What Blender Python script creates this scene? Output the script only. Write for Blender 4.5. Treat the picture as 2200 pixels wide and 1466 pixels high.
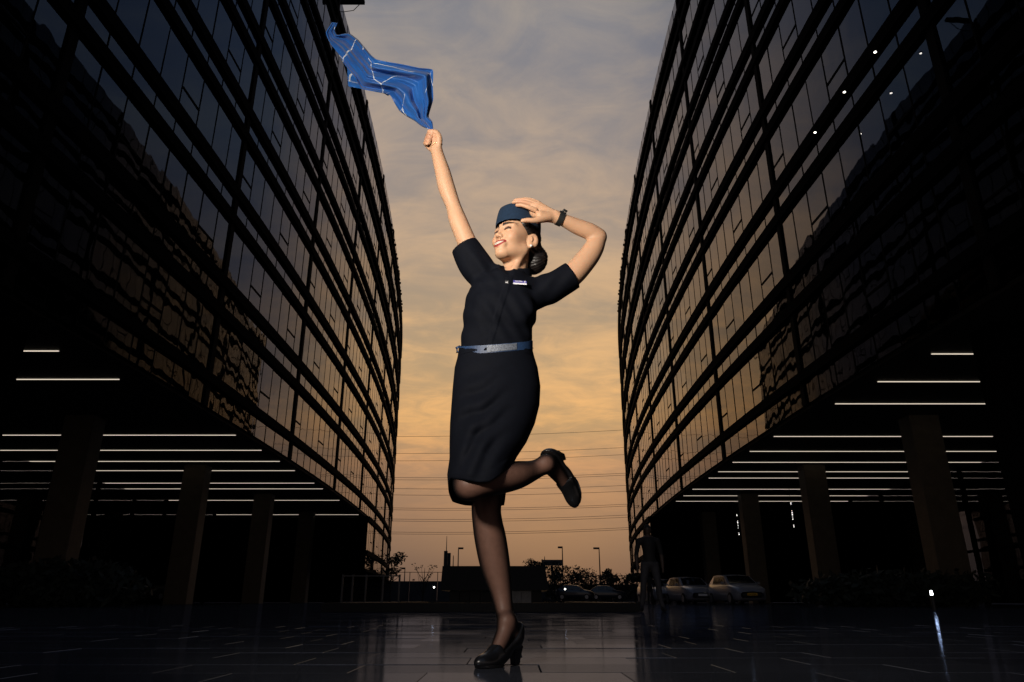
import bpy, bmesh, math, random
import numpy as np
from mathutils import Vector, Matrix

for o in list(bpy.data.objects):
    bpy.data.objects.remove(o)
scene = bpy.context.scene
COL = scene.collection
R = math.radians

# ------------------------------------------------------------------ camera
CAM_H, PITCH, FPX = 0.21, R(20.1), 1523.0          # eye height, upward pitch, focal length in photo pixels
cam_data = bpy.data.cameras.new('camera')
cam = bpy.data.objects.new('camera', cam_data)
COL.objects.link(cam)
cam.location = (0, 0, CAM_H)
cam.rotation_euler = (R(90) + PITCH, 0, 0)
cam_data.sensor_width = 36.0
cam_data.lens = 36.0 * FPX / 2200.0
cam_data.clip_start = 0.05
cam_data.clip_end = 6000
scene.camera = cam

# ------------------------------------------------------------------ sky at dusk
SUN_EL, SUN_AZ = R(3.0), R(3.0)
world = bpy.data.worlds.new('World')
scene.world = world
world.use_nodes = True
wn, wl = world.node_tree.nodes, world.node_tree.links
for n in list(wn):
    wn.remove(n)


def N(nodes, kind, **kw):
    n = nodes.new(kind)
    for k, v in kw.items():
        if k in n.inputs:
            n.inputs[k].default_value = v
        else:
            setattr(n, k, v)
    return n


def srgb(r, g, b):
    f = lambda c: (c / 255 / 12.92) if c / 255 <= 0.04045 else ((c / 255 + 0.055) / 1.055) ** 2.4
    return (f(r), f(g), f(b), 1)


def ramp(node, stops, interp='B_SPLINE'):
    cr = node.color_ramp
    cr.interpolation = interp
    while len(cr.elements) > 1:
        cr.elements.remove(cr.elements[0])
    cr.elements[0].position = stops[0][0]
    cr.elements[0].color = stops[0][1]
    for p, c in stops[1:]:
        e = cr.elements.new(p)
        e.color = c


def math_node(nodes, links, op, a, b=None, c=None, clamp=False):
    n = nodes.new('ShaderNodeMath')
    n.operation = op
    n.use_clamp = clamp
    for i, v in enumerate((a, b, c)):
        if v is None:
            continue
        if isinstance(v, (int, float)):
            n.inputs[i].default_value = v
        else:
            links.new(v, n.inputs[i])
    return n.outputs[0]


def mix_color(nodes, links, fac, a, b, blend='MIX'):
    n = nodes.new('ShaderNodeMix')
    n.data_type = 'RGBA'
    n.blend_type = blend
    for sock, v in ((n.inputs[0], fac), (n.inputs[6], a), (n.inputs[7], b)):
        if isinstance(v, (int, float)):
            sock.default_value = v
        elif isinstance(v, tuple):
            sock.default_value = v
        else:
            links.new(v, sock)
    return n.outputs[2]


def build_sky():
    M = lambda *a, **k: math_node(wn, wl, *a, **k)
    tc = wn.new('ShaderNodeTexCoord')
    sep = wn.new('ShaderNodeSeparateXYZ')
    wl.new(tc.outputs['Generated'], sep.inputs[0])
    x, y, z = sep.outputs
    zc = M('MAXIMUM', z, 0.0)
    # sky towards the sunset (elevation as sine)
    a = wn.new('ShaderNodeValToRGB')
    ramp(a, [(0.0, srgb(86, 75, 73)), (0.05, srgb(104, 88, 82)), (0.115, srgb(148, 116, 95)),
             (0.175, srgb(182, 141, 107)), (0.235, srgb(214, 170, 117)), (0.31, srgb(208, 172, 127)),
             (0.39, srgb(197, 168, 134)), (0.47, srgb(186, 164, 142)), (0.57, srgb(168, 155, 146)),
             (0.70, srgb(146, 144, 147)), (0.85, srgb(108, 117, 132)), (1.0, srgb(84, 96, 118))], 'LINEAR')
    wl.new(zc, a.inputs[0])
    # sky to the sides and behind: cooler and dimmer
    b = wn.new('ShaderNodeValToRGB')
    ramp(b, [(0.0, srgb(98, 88, 86)), (0.12, srgb(120, 106, 101)), (0.25, srgb(130, 119, 116)),
             (0.40, srgb(112, 111, 118)), (0.55, srgb(82, 96, 116)), (0.75, srgb(62, 80, 108)),
             (1.0, srgb(52, 70, 102))], 'LINEAR')
    wl.new(zc, b.inputs[0])
    hor = M('SQRT', M('ADD', M('MULTIPLY', x, x), M('MULTIPLY', y, y)))
    hor = M('MAXIMUM', hor, 1e-4)
    # the glow sits a little left of the plaza's axis
    ca = M('DIVIDE', M('ADD', M('MULTIPLY', x, -math.sin(R(7))), M('MULTIPLY', y, math.cos(R(7)))), hor)
    mr = N(wn, 'ShaderNodeMapRange', interpolation_type='SMOOTHSTEP')
    wl.new(ca, mr.inputs[0])
    mr.inputs[1].default_value = 0.85
    mr.inputs[2].default_value = 0.975
    # clouds on a flat layer overhead
    den = M('ADD', zc, 0.13)
    comb = wn.new('ShaderNodeCombineXYZ')
    wl.new(M('DIVIDE', x, den), comb.inputs[0])
    wl.new(M('DIVIDE', y, den), comb.inputs[1])
    mp = wn.new('ShaderNodeMapping')
    wl.new(comb.outputs[0], mp.inputs[0])
    mp.inputs['Rotation'].default_value = (0, 0, R(14))
    mp.inputs['Scale'].default_value = (1.0, 1.5, 1)
    n1 = N(wn, 'ShaderNodeTexNoise', Scale=1.7, Detail=9.0, Roughness=0.58, Distortion=0.5)
    wl.new(mp.outputs[0], n1.inputs['Vector'])
    n2 = N(wn, 'ShaderNodeTexNoise', Scale=5.2, Detail=8.0, Roughness=0.62, Distortion=0.9)
    wl.new(mp.outputs[0], n2.inputs['Vector'])
    cl = M('ADD', M('MULTIPLY', n1.outputs[0], 0.62), M('MULTIPLY', n2.outputs[0], 0.38))
    c2 = N(wn, 'ShaderNodeMapRange', interpolation_type='SMOOTHSTEP')
    wl.new(cl, c2.inputs[0])
    c2.inputs[1].default_value = 0.36
    c2.inputs[2].default_value = 0.66
    base = mix_color(wn, wl, mr.outputs[0], b.outputs[0], a.outputs[0])
    # thin lit cloud: warmer and brighter; thick cloud: greyer and darker
    lit = mix_color(wn, wl, 1.0, base, (1.30, 1.16, 0.97, 1), 'MULTIPLY')
    dull = mix_color(wn, wl, 1.0, base, (0.75, 0.79, 0.87, 1), 'MULTIPLY')
    cloud = mix_color(wn, wl, c2.outputs[0], dull, lit)
    # fade the cloud pattern out in the murk at the horizon
    fade = N(wn, 'ShaderNodeMapRange')
    wl.new(zc, fade.inputs[0])
    fade.inputs[1].default_value = 0.06
    fade.inputs[2].default_value = 0.20
    cloud = mix_color(wn, wl, fade.outputs[0], base, cloud)
    # clear-sky glow above the clouds
    nish = wn.new('ShaderNodeTexSky')
    nish.sky_type = 'NISHITA'
    nish.sun_disc = False
    nish.sun_elevation = SUN_EL
    nish.sun_rotation = SUN_AZ
    nish.dust_density = 3.0
    bg1 = wn.new('ShaderNodeBackground')
    wl.new(cloud, bg1.inputs[0])
    bg1.inputs[1].default_value = 0.96
    bg2 = wn.new('ShaderNodeBackground')
    wl.new(nish.outputs[0], bg2.inputs[0])
    bg2.inputs[1].default_value = 0.004
    add = wn.new('ShaderNodeAddShader')
    wl.new(bg1.outputs[0], add.inputs[0])
    wl.new(bg2.outputs[0], add.inputs[1])
    out = wn.new('ShaderNodeOutputWorld')
    wl.new(add.outputs[0], out.inputs[0])


build_sky()

# the sun: just about gone, low behind the far end of the plaza, veiled by cloud
sun_data = bpy.data.lights.new('sun', 'SUN')
sun_data.energy = 0.02
sun_data.angle = R(40)
sun_data.color = (1.0, 0.72, 0.45)
sun = bpy.data.objects.new('sun', sun_data)
COL.objects.link(sun)
sun.rotation_euler = (R(90) - SUN_EL, 0, R(180) - SUN_AZ)

# the photographer's flash (softbox, camera left, above): what lights the woman and dies away behind her
flash_data = bpy.data.lights.new('photo_flash', 'AREA')
flash_data.shape = 'DISK'
flash_data.size = 0.38
flash_data.energy = 33
flash_data.color = (1.0, 0.90, 0.78)
flash_data.spread = R(95)
flash = bpy.data.objects.new('photo_flash', flash_data)
COL.objects.link(flash)
flash.location = (-1.22, 0.28, 1.58)
flash.rotation_euler = (Vector((0.0, 2.67, 1.75)) - flash.location).to_track_quat('-Z', 'Y').to_euler()

vs = scene.view_settings
vs.view_transform = 'Standard'
vs.look = 'None'
vs.exposure = 0.0
vs.gamma = 1.0
scene.render.engine = 'CYCLES'
scene.cycles.max_bounces = 6
scene.cycles.glossy_bounces = 4
scene.cycles.transparent_max_bounces = 8
scene.cycles.sample_clamp_indirect = 4.0

# ------------------------------------------------------------------ helpers
CT, ST = math.cos(PITCH), math.sin(PITCH)


def ray(px, py):
    """direction through a point of the photograph (2200 x 1466)"""
    u, v = (px - 1100) / FPX, (733 - py) / FPX
    return Vector((u, CT - v * ST, ST + v * CT))


def at(px, py, Y):
    """the point of that sight line that stands Y metres ahead"""
    d = ray(px, py)
    return Vector((d.x * Y / d.y, Y, CAM_H + d.z * Y / d.y))


def at_z(px, py, z):
    d = ray(px, py)
    s = (z - CAM_H) / d.z
    return Vector((d.x * s, d.y * s, z))


def tag(o, label=None, cat=None, group=None, kind=None):
    if label:
        o['label'] = label
    if cat:
        o['category'] = cat
    if group:
        o['group'] = group
    if kind:
        o['kind'] = kind
    return o


def empty(name, loc=(0, 0, 0), rz=0.0):
    o = bpy.data.objects.new(name, None)
    COL.objects.link(o)
    o.location = loc
    o.rotation_euler = (0, 0, rz)
    o.empty_display_size = 0.1
    return o


def link(name, mesh, parent=None, loc=(0, 0, 0), rot=None, scale=None):
    o = bpy.data.objects.new(name, mesh)
    COL.objects.link(o)
    o.parent = parent
    o.location = loc
    if rot is not None:
        o.rotation_euler = rot
    if scale is not None:
        o.scale = scale
    return o


class MB:
    """collects vertices and faces, builds one mesh object"""

    def __init__(self):
        self.v, self.f, self.m = [], [], []

    def add(self, verts, faces, mi=0):
        n = len(self.v)
        self.v += [tuple(p) for p in verts]
        self.f += [tuple(i + n for i in f) for f in faces]
        self.m += [mi] * len(faces)

    def box(self, x0, x1, y0, y1, z0, z1, mi=0, mat=None):
        vs = [(x0, y0, z0), (x1, y0, z0), (x1, y1, z0), (x0, y1, z0), (x0, y0, z1), (x1, y0, z1), (x1, y1, z1), (x0, y1, z1)]
        if mat is not None:
            vs = [tuple(mat @ Vector(p)) for p in vs]
        self.add(vs, [(0, 3, 2, 1), (4, 5, 6, 7), (0, 1, 5, 4), (1, 2, 6, 5), (2, 3, 7, 6), (3, 0, 4, 7)], mi)

    def tube(self, pts, rads, n=8, mi=0, caps=True):
        pts = [Vector(p) for p in pts]
        rings = []
        for i, p in enumerate(pts):
            t = (pts[min(i + 1, len(pts) - 1)] - pts[max(i - 1, 0)]).normalized()
            up = Vector((0, 0, 1)) if abs(t.z) < 0.95 else Vector((1, 0, 0))
            a = t.cross(up).normalized()
            b = a.cross(t).normalized()
            r = rads[i] if hasattr(rads, '__len__') else rads
            rings.append([p + a * (math.cos(k * 2 * math.pi / n) * r) + b * (math.sin(k * 2 * math.pi / n) * r) for k in range(n)])
        vs = [q for r_ in rings for q in r_]
        fs = []
        for i in range(len(pts) - 1):
            for k in range(n):
                fs.append((i * n + k, i * n + (k + 1) % n, (i + 1) * n + (k + 1) % n, (i + 1) * n + k))
        if caps:
            fs.append(tuple(range(n - 1, -1, -1)))
            fs.append(tuple((len(pts) - 1) * n + k for k in range(n)))
        self.add(vs, fs, mi)

    def mesh(self, name, mats, smooth=False):
        me = bpy.data.meshes.new(name)
        me.from_pydata(self.v, [], self.f)
        for m_ in (mats if isinstance(mats, (list, tuple)) else [mats]):
            me.materials.append(m_)
        me.polygons.foreach_set('material_index', self.m)
        if smooth:
            me.polygons.foreach_set('use_smooth', [True] * len(self.f))
        me.update()
        return me

    def build(self, name, mats, parent=None, loc=(0, 0, 0), smooth=False, rot=None):
        return link(name, self.mesh(name, mats, smooth), parent, loc, rot)


def material(name, color, rough=0.5, metal=0.0, spec=0.5, ior=1.5, noise=None, bump=None, coat=0.0, sheen=0.0,
             rough_var=None, coords='Object'):
    """procedural Principled material; noise=(scale, amount) varies the colour, bump=(scale, strength, distance)"""
    m = bpy.data.materials.new(name)
    m.use_nodes = True
    nt = m.node_tree
    b = nt.nodes['Principled BSDF']
    b.inputs['Base Color'].default_value = (*color, 1)
    b.inputs['Roughness'].default_value = rough
    b.inputs['Metallic'].default_value = metal
    b.inputs['Specular IOR Level'].default_value = spec
    b.inputs['IOR'].default_value = ior
    b.inputs['Coat Weight'].default_value = coat
    b.inputs['Sheen Weight'].default_value = sheen
    tc = nt.nodes.new('ShaderNodeTexCoord')
    co = tc.outputs[coords]
    if coords == 'World':
        co = None
    if noise:
        n = N(nt.nodes, 'ShaderNodeTexNoise', Scale=noise[0], Detail=6.0, Roughness=0.6)
        nt.links.new(co, n.inputs['Vector'])
        mr = nt.nodes.new('ShaderNodeMapRange')
        nt.links.new(n.outputs[0], mr.inputs[0])
        mr.inputs[1].default_value = 0.3
        mr.inputs[2].default_value = 0.7
        mr.inputs[3].default_value = 1 - noise[1]
        mr.inputs[4].default_value = 1 + noise[1]
        hs = nt.nodes.new('ShaderNodeHueSaturation')
        hs.inputs['Color'].default_value = (*color, 1)
        nt.links.new(mr.outputs[0], hs.inputs['Value'])
        nt.links.new(hs.outputs[0], b.inputs['Base Color'])
    if rough_var:
        n = N(nt.nodes, 'ShaderNodeTexNoise', Scale=rough_var[0], Detail=5.0)
        nt.links.new(co, n.inputs['Vector'])
        mr = nt.nodes.new('ShaderNodeMapRange')
        nt.links.new(n.outputs[0], mr.inputs[0])
        mr.inputs[1].default_value = 0.3
        mr.inputs[2].default_value = 0.7
        mr.inputs[3].default_value = max(0, rough - rough_var[1])
        mr.inputs[4].default_value = rough + rough_var[1]
        nt.links.new(mr.outputs[0], b.inputs['Roughness'])
    if bump:
        n = N(nt.nodes, 'ShaderNodeTexNoise', Scale=bump[0], Detail=4.0)
        nt.links.new(co, n.inputs['Vector'])
        bp = N(nt.nodes, 'ShaderNodeBump', Strength=bump[1], Distance=bump[2])
        nt.links.new(n.outputs[0], bp.inputs['Height'])
        nt.links.new(bp.outputs[0], b.inputs['Normal'])
    return m


def emitter(name, color, strength):
    m = bpy.data.materials.new(name)
    m.use_nodes = True
    nt = m.node_tree
    for n in list(nt.nodes):
        nt.nodes.remove(n)
    e = N(nt.nodes, 'ShaderNodeEmission', Color=(*color, 1), Strength=strength)
    o = nt.nodes.new('ShaderNodeOutputMaterial')
    nt.links.new(e.outputs[0], o.inputs[0])
    return m


rng = random.Random(7)
M_CLAD = material('black_cladding', (0.0035, 0.0035, 0.004), 0.9, spec=0.02, noise=(1.5, 0.2))
M_FRAME = material('black_frame', (0.0035, 0.0035, 0.004), 0.8, spec=0.03)
M_SOFFIT = material('soffit_panel', (0.028, 0.026, 0.024), 0.6, noise=(0.6, 0.15))
M_COLUMN = material('column_stone', (0.11, 0.086, 0.057), 0.55, noise=(3, 0.18), bump=(40, 0.2, 0.004))
M_INNER = material('interior_wall', (0.05, 0.048, 0.045), 0.8)
M_LED = emitter('led_strip', (1.0, 0.86, 0.68), 0.85)
M_DOWN = emitter('downlight', (1.0, 0.92, 0.78), 9.0)
M_COOL = emitter('tube_light', (0.75, 0.92, 1.0), 3.0)
M_WARM = emitter('warm_tube', (1.0, 0.8, 0.5), 2.4)


def glass_material(name, through, wave, glow_tint=(0.5, 0.55, 0.6)):
    """coated curtain-wall glass: mirror-like outside, a little light passes through, slightly wavy"""
    m = bpy.data.materials.new(name)
    m.use_nodes = True
    nt = m.node_tree
    for n in list(nt.nodes):
        nt.nodes.remove(n)
    geo = nt.nodes.new('ShaderNodeNewGeometry')
    n1 = N(nt.nodes, 'ShaderNodeTexNoise', Scale=0.55, Detail=2.0, Roughness=0.5)
    nt.links.new(geo.outputs['Position'], n1.inputs['Vector'])
    bp = N(nt.nodes, 'ShaderNodeBump', Strength=1.0, Distance=wave)
    nt.links.new(n1.outputs[0], bp.inputs['Height'])
    gl = N(nt.nodes, 'ShaderNodeBsdfGlossy', Roughness=0.012)
    gl.inputs['Color'].default_value = (0.92, 0.92, 1.0, 1)
    nt.links.new(bp.outputs[0], gl.inputs['Normal'])
    tr = nt.nodes.new('ShaderNodeBsdfTransparent')
    tr.inputs[0].default_value = (glow_tint[0] * through, glow_tint[1] * through, glow_tint[2] * through, 1)
    fr = N(nt.nodes, 'ShaderNodeFresnel', IOR=1.72)
    mx = nt.nodes.new('ShaderNodeMixShader')
    nt.links.new(fr.outputs[0], mx.inputs[0])
    nt.links.new(tr.outputs[0], mx.inputs[1])
    nt.links.new(gl.outputs[0], mx.inputs[2])
    out = nt.nodes.new('ShaderNodeOutputMaterial')
    nt.links.new(mx.outputs[0], out.inputs[0])
    return m


M_GLASS = glass_material('curtain_wall_glass', 0.42, 0.0065)
M_LOBBY_GLASS = glass_material('lobby_glass', 1.5, 0.004)

# ------------------------------------------------------------------ ground
def granite(name, seed, joints):
    m = bpy.data.materials.new(name)
    m.use_nodes = True
    nt = m.node_tree
    b = nt.nodes['Principled BSDF']
    geo = nt.nodes.new('ShaderNodeNewGeometry')
    n1 = N(nt.nodes, 'ShaderNodeTexNoise', Scale=150.0, Detail=3.0, Roughness=0.7)
    n2 = N(nt.nodes, 'ShaderNodeTexNoise', Scale=1.3, Detail=5.0)
    for n in (n1, n2):
        nt.links.new(geo.outputs['Position'], n.inputs['Vector'])
    cr = nt.nodes.new('ShaderNodeValToRGB')
    ramp(cr, [(0.3, (0.018, 0.019, 0.023, 1)), (0.55, (0.044, 0.047, 0.057, 1)), (0.72, (0.088, 0.092, 0.110, 1))], 'LINEAR')
    nt.links.new(n1.outputs[0], cr.inputs[0])
    oi = nt.nodes.new('ShaderNodeObjectInfo')
    mr = nt.nodes.new('ShaderNodeMapRange')
    nt.links.new(oi.outputs['Random'], mr.inputs[0])
    mr.inputs[3].default_value = 0.75
    mr.inputs[4].default_value = 1.25
    hs = nt.nodes.new('ShaderNodeHueSaturation')
    nt.links.new(cr.outputs[0], hs.inputs['Color'])
    nt.links.new(mr.outputs[0], hs.inputs['Value'])
    col = hs.outputs[0]
    if joints:
        br = nt.nodes.new('ShaderNodeTexBrick')
        br.inputs['Scale'].default_value = 1.0
        br.inputs['Mortar Size'].default_value = 0.004
        br.inputs['Brick Width'].default_value = 0.6
        br.inputs['Row Height'].default_value = 0.3
        br.inputs['Color1'].default_value = (0.8, 0.8, 0.8, 1)
        br.inputs['Color2'].default_value = (1.15, 1.15, 1.15, 1)
        br.inputs['Mortar'].default_value = (0.2, 0.2, 0.2, 1)
        nt.links.new(geo.outputs['Position'], br.inputs['Vector'])
        col = mix_color(nt.nodes, nt.links, 1.0, col, br.outputs[0], 'MULTIPLY')
    nt.links.new(col, b.inputs['Base Color'])
    r2 = nt.nodes.new('ShaderNodeMapRange')
    nt.links.new(n2.outputs[0], r2.inputs[0])
    r2.inputs[1].default_value = 0.35
    r2.inputs[2].default_value = 0.65
    r2.inputs[3].default_value = 0.045
    r2.inputs[4].default_value = 0.11
    bp = N(nt.nodes, 'ShaderNodeBump', Strength=0.05, Distance=0.002)
    nt.links.new(n1.outputs[0], bp.inputs['Height'])
    b.inputs['Specular IOR Level'].default_value = 0.0
    b.inputs['Roughness'].default_value = 0.8
    # worn polish: only part of the surface still mirrors
    gl = nt.nodes.new('ShaderNodeBsdfGlossy')
    gl.inputs['Color'].default_value = (0.44, 0.58, 0.92, 1)
    nt.links.new(r2.outputs[0], gl.inputs['Roughness'])
    fr = N(nt.nodes, 'ShaderNodeFresnel', IOR=1.35)
    nt.links.new(bp.outputs[0], gl.inputs['Normal'])
    pol = math_node(nt.nodes, nt.links, 'MULTIPLY', fr.outputs[0], 0.62)
    pol = math_node(nt.nodes, nt.links, 'MULTIPLY', pol, mr.outputs[0])
    mx = nt.nodes.new('ShaderNodeMixShader')
    nt.links.new(pol, mx.inputs[0])
    nt.links.new(b.outputs[0], mx.inputs[1])
    nt.links.new(gl.outputs[0], mx.inputs[2])
    nt.links.new(mx.outputs[0], nt.nodes['Material Output'].inputs[0])
    return m


M_PAVE = granite('granite_slabs', 1, False)
M_PAVE_FAR = granite('granite_paving_far', 2, True)
M_JOINT = material('joint_mortar', (0.012, 0.012, 0.013), 0.95, spec=0.0)
M_EARTH = material('far_ground', (0.035, 0.033, 0.03), 0.9, noise=(0.3, 0.3))

g = MB()
g.box(-900, 900, -60, 2500, -1.0, -0.03)
tag(g.build('ground', M_EARTH), kind='structure')
g = MB()
SLAB_X, SLAB_Y0, SLAB_Y1 = 5.4, 1.51, 6.91
g.add([(-60, -40, -0.006), (60, -40, -0.006), (60, SLAB_Y1, -0.006), (-60, SLAB_Y1, -0.006)], [(0, 1, 2, 3)], 1)
g.add([(-60, SLAB_Y1, -0.006), (60, SLAB_Y1, -0.006), (60, 150, -0.006), (-60, 150, -0.006)], [(0, 1, 2, 3)])
plaza = tag(g.build('plaza', [M_PAVE_FAR, M_JOINT]), kind='structure')


def slab_mesh():
    m = MB()
    w, d, c = 0.2982, 0.1482, 0.0014
    m.add([(-w, -d, -0.02), (w, -d, -0.02), (w, d, -0.02), (-w, d, -0.02),
           (-w, -d, -c), (w, -d, -c), (w, d, -c), (-w, d, -c),
           (-w + c, -d + c, 0), (w - c, -d + c, 0), (w - c, d - c, 0), (-w + c, d - c, 0)],
          [(0, 1, 5, 4), (1, 2, 6, 5), (2, 3, 7, 6), (3, 0, 4, 7), (4, 5, 9, 8), (5, 6, 10, 9), (6, 7, 11, 10), (7, 4, 8, 11), (8, 9, 10, 11)])
    return m.mesh('paving_slab', M_PAVE)


slab = slab_mesh()
ns = 0
for j in range(18):
    y = SLAB_Y0 + 0.15 + 0.3 * j
    xmax = 0.78 * y + 0.7
    off = (j % 2) * 0.3 + 0.06 * math.sin(j * 2.1)
    i0 = int((-xmax - off) / 0.6) - 1
    for i in range(i0, -i0 + 2):
        x = i * 0.6 + off + 0.09
        if abs(x) > xmax + 0.3:
            continue
        if ns >= 300:
            break
        ns += 1
        o = link('paving_slab', slab, plaza, (x, y, rng.uniform(-0.0012, 0.0012)))
        o.rotation_euler = (rng.uniform(-0.0012, 0.0012), rng.uniform(-0.0012, 0.0012), 0)

# ------------------------------------------------------------------ the two office buildings
X_SHIFT = -0.30
MOD = 12.2 / 8                  # pane module
Y_FIRST = 17.3                  # a heavy mullion
K0, K1 = -20, 66                # panes along the facade
SOFFIT = 8.06
Z0, PITCH_Z = 9.5, 4.65         # first vision band, storey height
V_H, LOW_F, STRIP_H, UP_F = 2.73, 0.50, 0.89, 0.53   # vision glass, fin, strip of glass, fin
FIN_P = 0.18
NFLOOR = 7


def fx(y):
    return 12.85 + (y - 38.0) ** 2 / 1000.0


def build_tower(s, label):
    root = empty('office_building', (s * 13 + X_SHIFT, 60, 0))
    tag(root, label, 'building', 'curved office buildings facing each other')
    inv = Vector(root.location)

    def P(y, out=0.0, z=0.0):
        """point of the facade line, pushed out towards the plaza"""
        return Vector((s * (fx(y) - out) + X_SHIFT, y, z)) - inv

    ys = [Y_FIRST + MOD * k for k in range(K0, K1 + 1)]

    def strip(mb, pts_in, pts_out, z0, z1, mi=0):
        n = len(pts_in)
        vs = []
        for a, b in zip(pts_in, pts_out):
            vs += [(a.x, a.y, z0), (b.x, b.y, z0), (b.x, b.y, z1), (a.x, a.y, z1)]
        fs = []
        for i in range(n - 1):
            for k in range(4):
                fs.append((i * 4 + k, i * 4 + (k + 1) % 4, i * 4 + 4 + (k + 1) % 4, i * 4 + 4 + k))
        fs += [(0, 1, 2, 3), (n * 4 - 1, n * 4 - 2, n * 4 - 3, n * 4 - 4)]
        mb.add(vs, fs, mi)

    def fin(name, z0, z1, ya, yb, depth=FIN_P, step=True):
        yy = [y for y in ys if ya - 1e-6 <= y <= yb + 1e-6]
        mb = MB()
        strip(mb, [P(y, -0.25) for y in yy], [P(y, depth) for y in yy], z0, z1)
        return mb.build(name, M_CLAD, root)

    y_hi = ys[-1]
    # bands of glass: (z0, z1, is vision, from which pane index)
    bands = [(SOFFIT + 0.02, 9.07, False, K0)]
    fins = [(9.07, 9.5, ys[0])]
    for k in range(NFLOOR):
        z = Z0 + PITCH_Z * k
        bands.append((z, z + V_H, True, K0))
        fins.append((z + V_H, z + V_H + LOW_F, ys[0]))
        bands.append((z + V_H + LOW_F, z + V_H + LOW_F + STRIP_H, False, K0))
        fins.append((z + V_H + LOW_F + STRIP_H, z + PITCH_Z, ys[0]))
    z_top = Z0 + PITCH_Z * NFLOOR
    bands.append((z_top, z_top + 1.55, False, K0))
    # the far end comes down another storey and a half
    KD = 36
    yd = ys[KD - K0]
    z = Z0 - PITCH_Z
    bands += [(z, z + V_H, True, KD), (z + V_H + LOW_F, SOFFIT + 0.02, False, KD), (z - 1.75, z - 0.48, False, KD)]
    fins += [(z + V_H, z + V_H + LOW_F, yd), (z - 0.48, z, yd), (z - 2.0, z - 1.75, yd)]
    for z0, z1, ya in fins:
        fin('fin', z0, z1, ya, y_hi)
    # panes: the 300 that show largest are objects, the rest one part
    pane_me = {}
    cand = []
    for z0, z1, vis, ka in bands:
        for k in range(ka, K1):
            ya, yb = ys[k - K0], ys[k - K0 + 1]
            if ya < 10.5 or yb > ys[-1] + 0.01:
                area = 0.0
            else:
                area = (z1 - z0) / (ya * ya) ** 1.0 * (1.3 if z0 < 32 else 0.55)
            cand.append((area, z0, z1, vis, k))
    cand.sort(key=lambda c: -c[0])
    unit = MB()
    unit.box(-0.5, 0.5, -0.02, 0.02, 0, 1)
    unit_me = unit.mesh('pane', M_GLASS)
    rest = MB()
    lines = MB()
    for idx, (area, z0, z1, vis, k) in enumerate(cand):
        ya, yb = ys[k - K0], ys[k - K0 + 1]
        a, b = P(ya), P(yb)
        c = (a + b) / 2
        ang = math.atan2(b.y - a.y, b.x - a.x)
        jr = random.Random(k * 131 + int(z0 * 10) + (7 if s > 0 else 0))
        tilt, yaw = jr.gauss(0, 0.0022), jr.gauss(0, 0.0022)
        w = (b - a).length - 0.035
        if idx < 300:
            o = link('pane', unit_me, root, (c.x, c.y, z0), (tilt, 0, ang + yaw), (w, 1, z1 - z0))
        else:
            m = Matrix.Translation((c.x, c.y, z0)) @ Matrix.Rotation(ang + yaw, 4, 'Z') @ Matrix.Rotation(tilt, 4, 'X')
            rest.box(-w / 2, w / 2, -0.02, 0.02, 0, z1 - z0, mat=m)
        # opening light: a transom a third of the way up in every fourth pane or so
        if vis and (k + int(z0 / 4.65) * 2 + (1 if s > 0 else 0)) % 4 == 0:
            m = Matrix.Translation((c.x, c.y, z0)) @ Matrix.Rotation(ang, 4, 'Z')
            lines.box(-w / 2, w / 2, -0.05, 0.05, 0.92, 1.0, mat=m)
    tag(rest.build('pane_field', M_GLASS, root), kind='stuff')
    tag(lines.build('transom_field', M_FRAME, root), kind='stuff')
    # thin mullions between panes, heavy ones every eighth
    thin = MB()
    zt = z_top + 1.5
    for k in range(K0, K1 + 1):
        y = ys[k - K0]
        p = P(y)
        zlo = SOFFIT if k < KD else Z0 - PITCH_Z - 1.75
        if k % 8 == 0:
            mb = MB()
            mb.box(p.x - 0.10, p.x + 0.10, p.y - 0.19, p.y + 0.19, zlo, zt)
            mb.build('mullion', M_FRAME, root)
        else:
            thin.box(p.x - 0.035, p.x + 0.035, p.y - 0.028, p.y + 0.028, zlo, zt)
    tag(thin.build('thin_mullion_field', M_FRAME, root), kind='stuff')
    # floors and core wall behind the glass
    inner = MB()
    for k in range(NFLOOR + 1):
        zz = Z0 + PITCH_Z * k
        strip(inner, [P(y, -9) for y in ys[::4]], [P(y, -0.30) for y in ys[::4]], zz - PITCH_Z + V_H + LOW_F + 0.05, zz - 0.5)
    strip(inner, [P(y, -9.4) for y in ys[::4]], [P(y, -9.0) for y in ys[::4]], SOFFIT + 0.5, z_top + 0.8)
    inner.build('floor_slabs', M_INNER, root)
    # soffit and roof
    sf = MB()
    strip(sf, [P(y, -32) for y in ys[::2]], [P(y, -0.14) for y in ys[::2]], SOFFIT - 0.10, SOFFIT)
    sf.build('soffit', M_SOFFIT, root)
    rf = MB()
    strip(rf, [P(y, -32) for y in ys[::2]], [P(y, -0.3) for y in ys[::2]], z_top - 0.2, z_top)
    rf.build('roof', M_CLAD, root)
    ew = MB()
    for yy in (ys[0] + 0.1, ys[-1] - 0.1):
        a, b = P(yy, -0.3), P(yy, -31)
        ew.box(min(a.x, b.x), max(a.x, b.x), a.y - 0.08, a.y + 0.08, SOFFIT + 0.02 if yy < 0 else 2.9, z_top - 0.25)
    ew.build('end_wall', M_CLAD, root)
    # lower block under the far end
    lb = MB()
    yb_ = [y for y in ys if y >= yd - 1e-6]
    strip(lb, [P(y, -31) for y in yb_], [P(y, -0.30) for y in yb_], 2.9, SOFFIT - 0.12)
    lb.build('far_block', M_CLAD, root)
    # columns
    xc = 18.6 + (0.3 if s < 0 else 0.0)
    cm = MB()
    w, d, c = 0.66, 0.50, 0.04
    prof = [(-w, -d + c), (-w + c, -d), (w - c, -d), (w, -d + c), (w, d - c), (w - c, d), (-w + c, d), (-w, d - c)]
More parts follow.
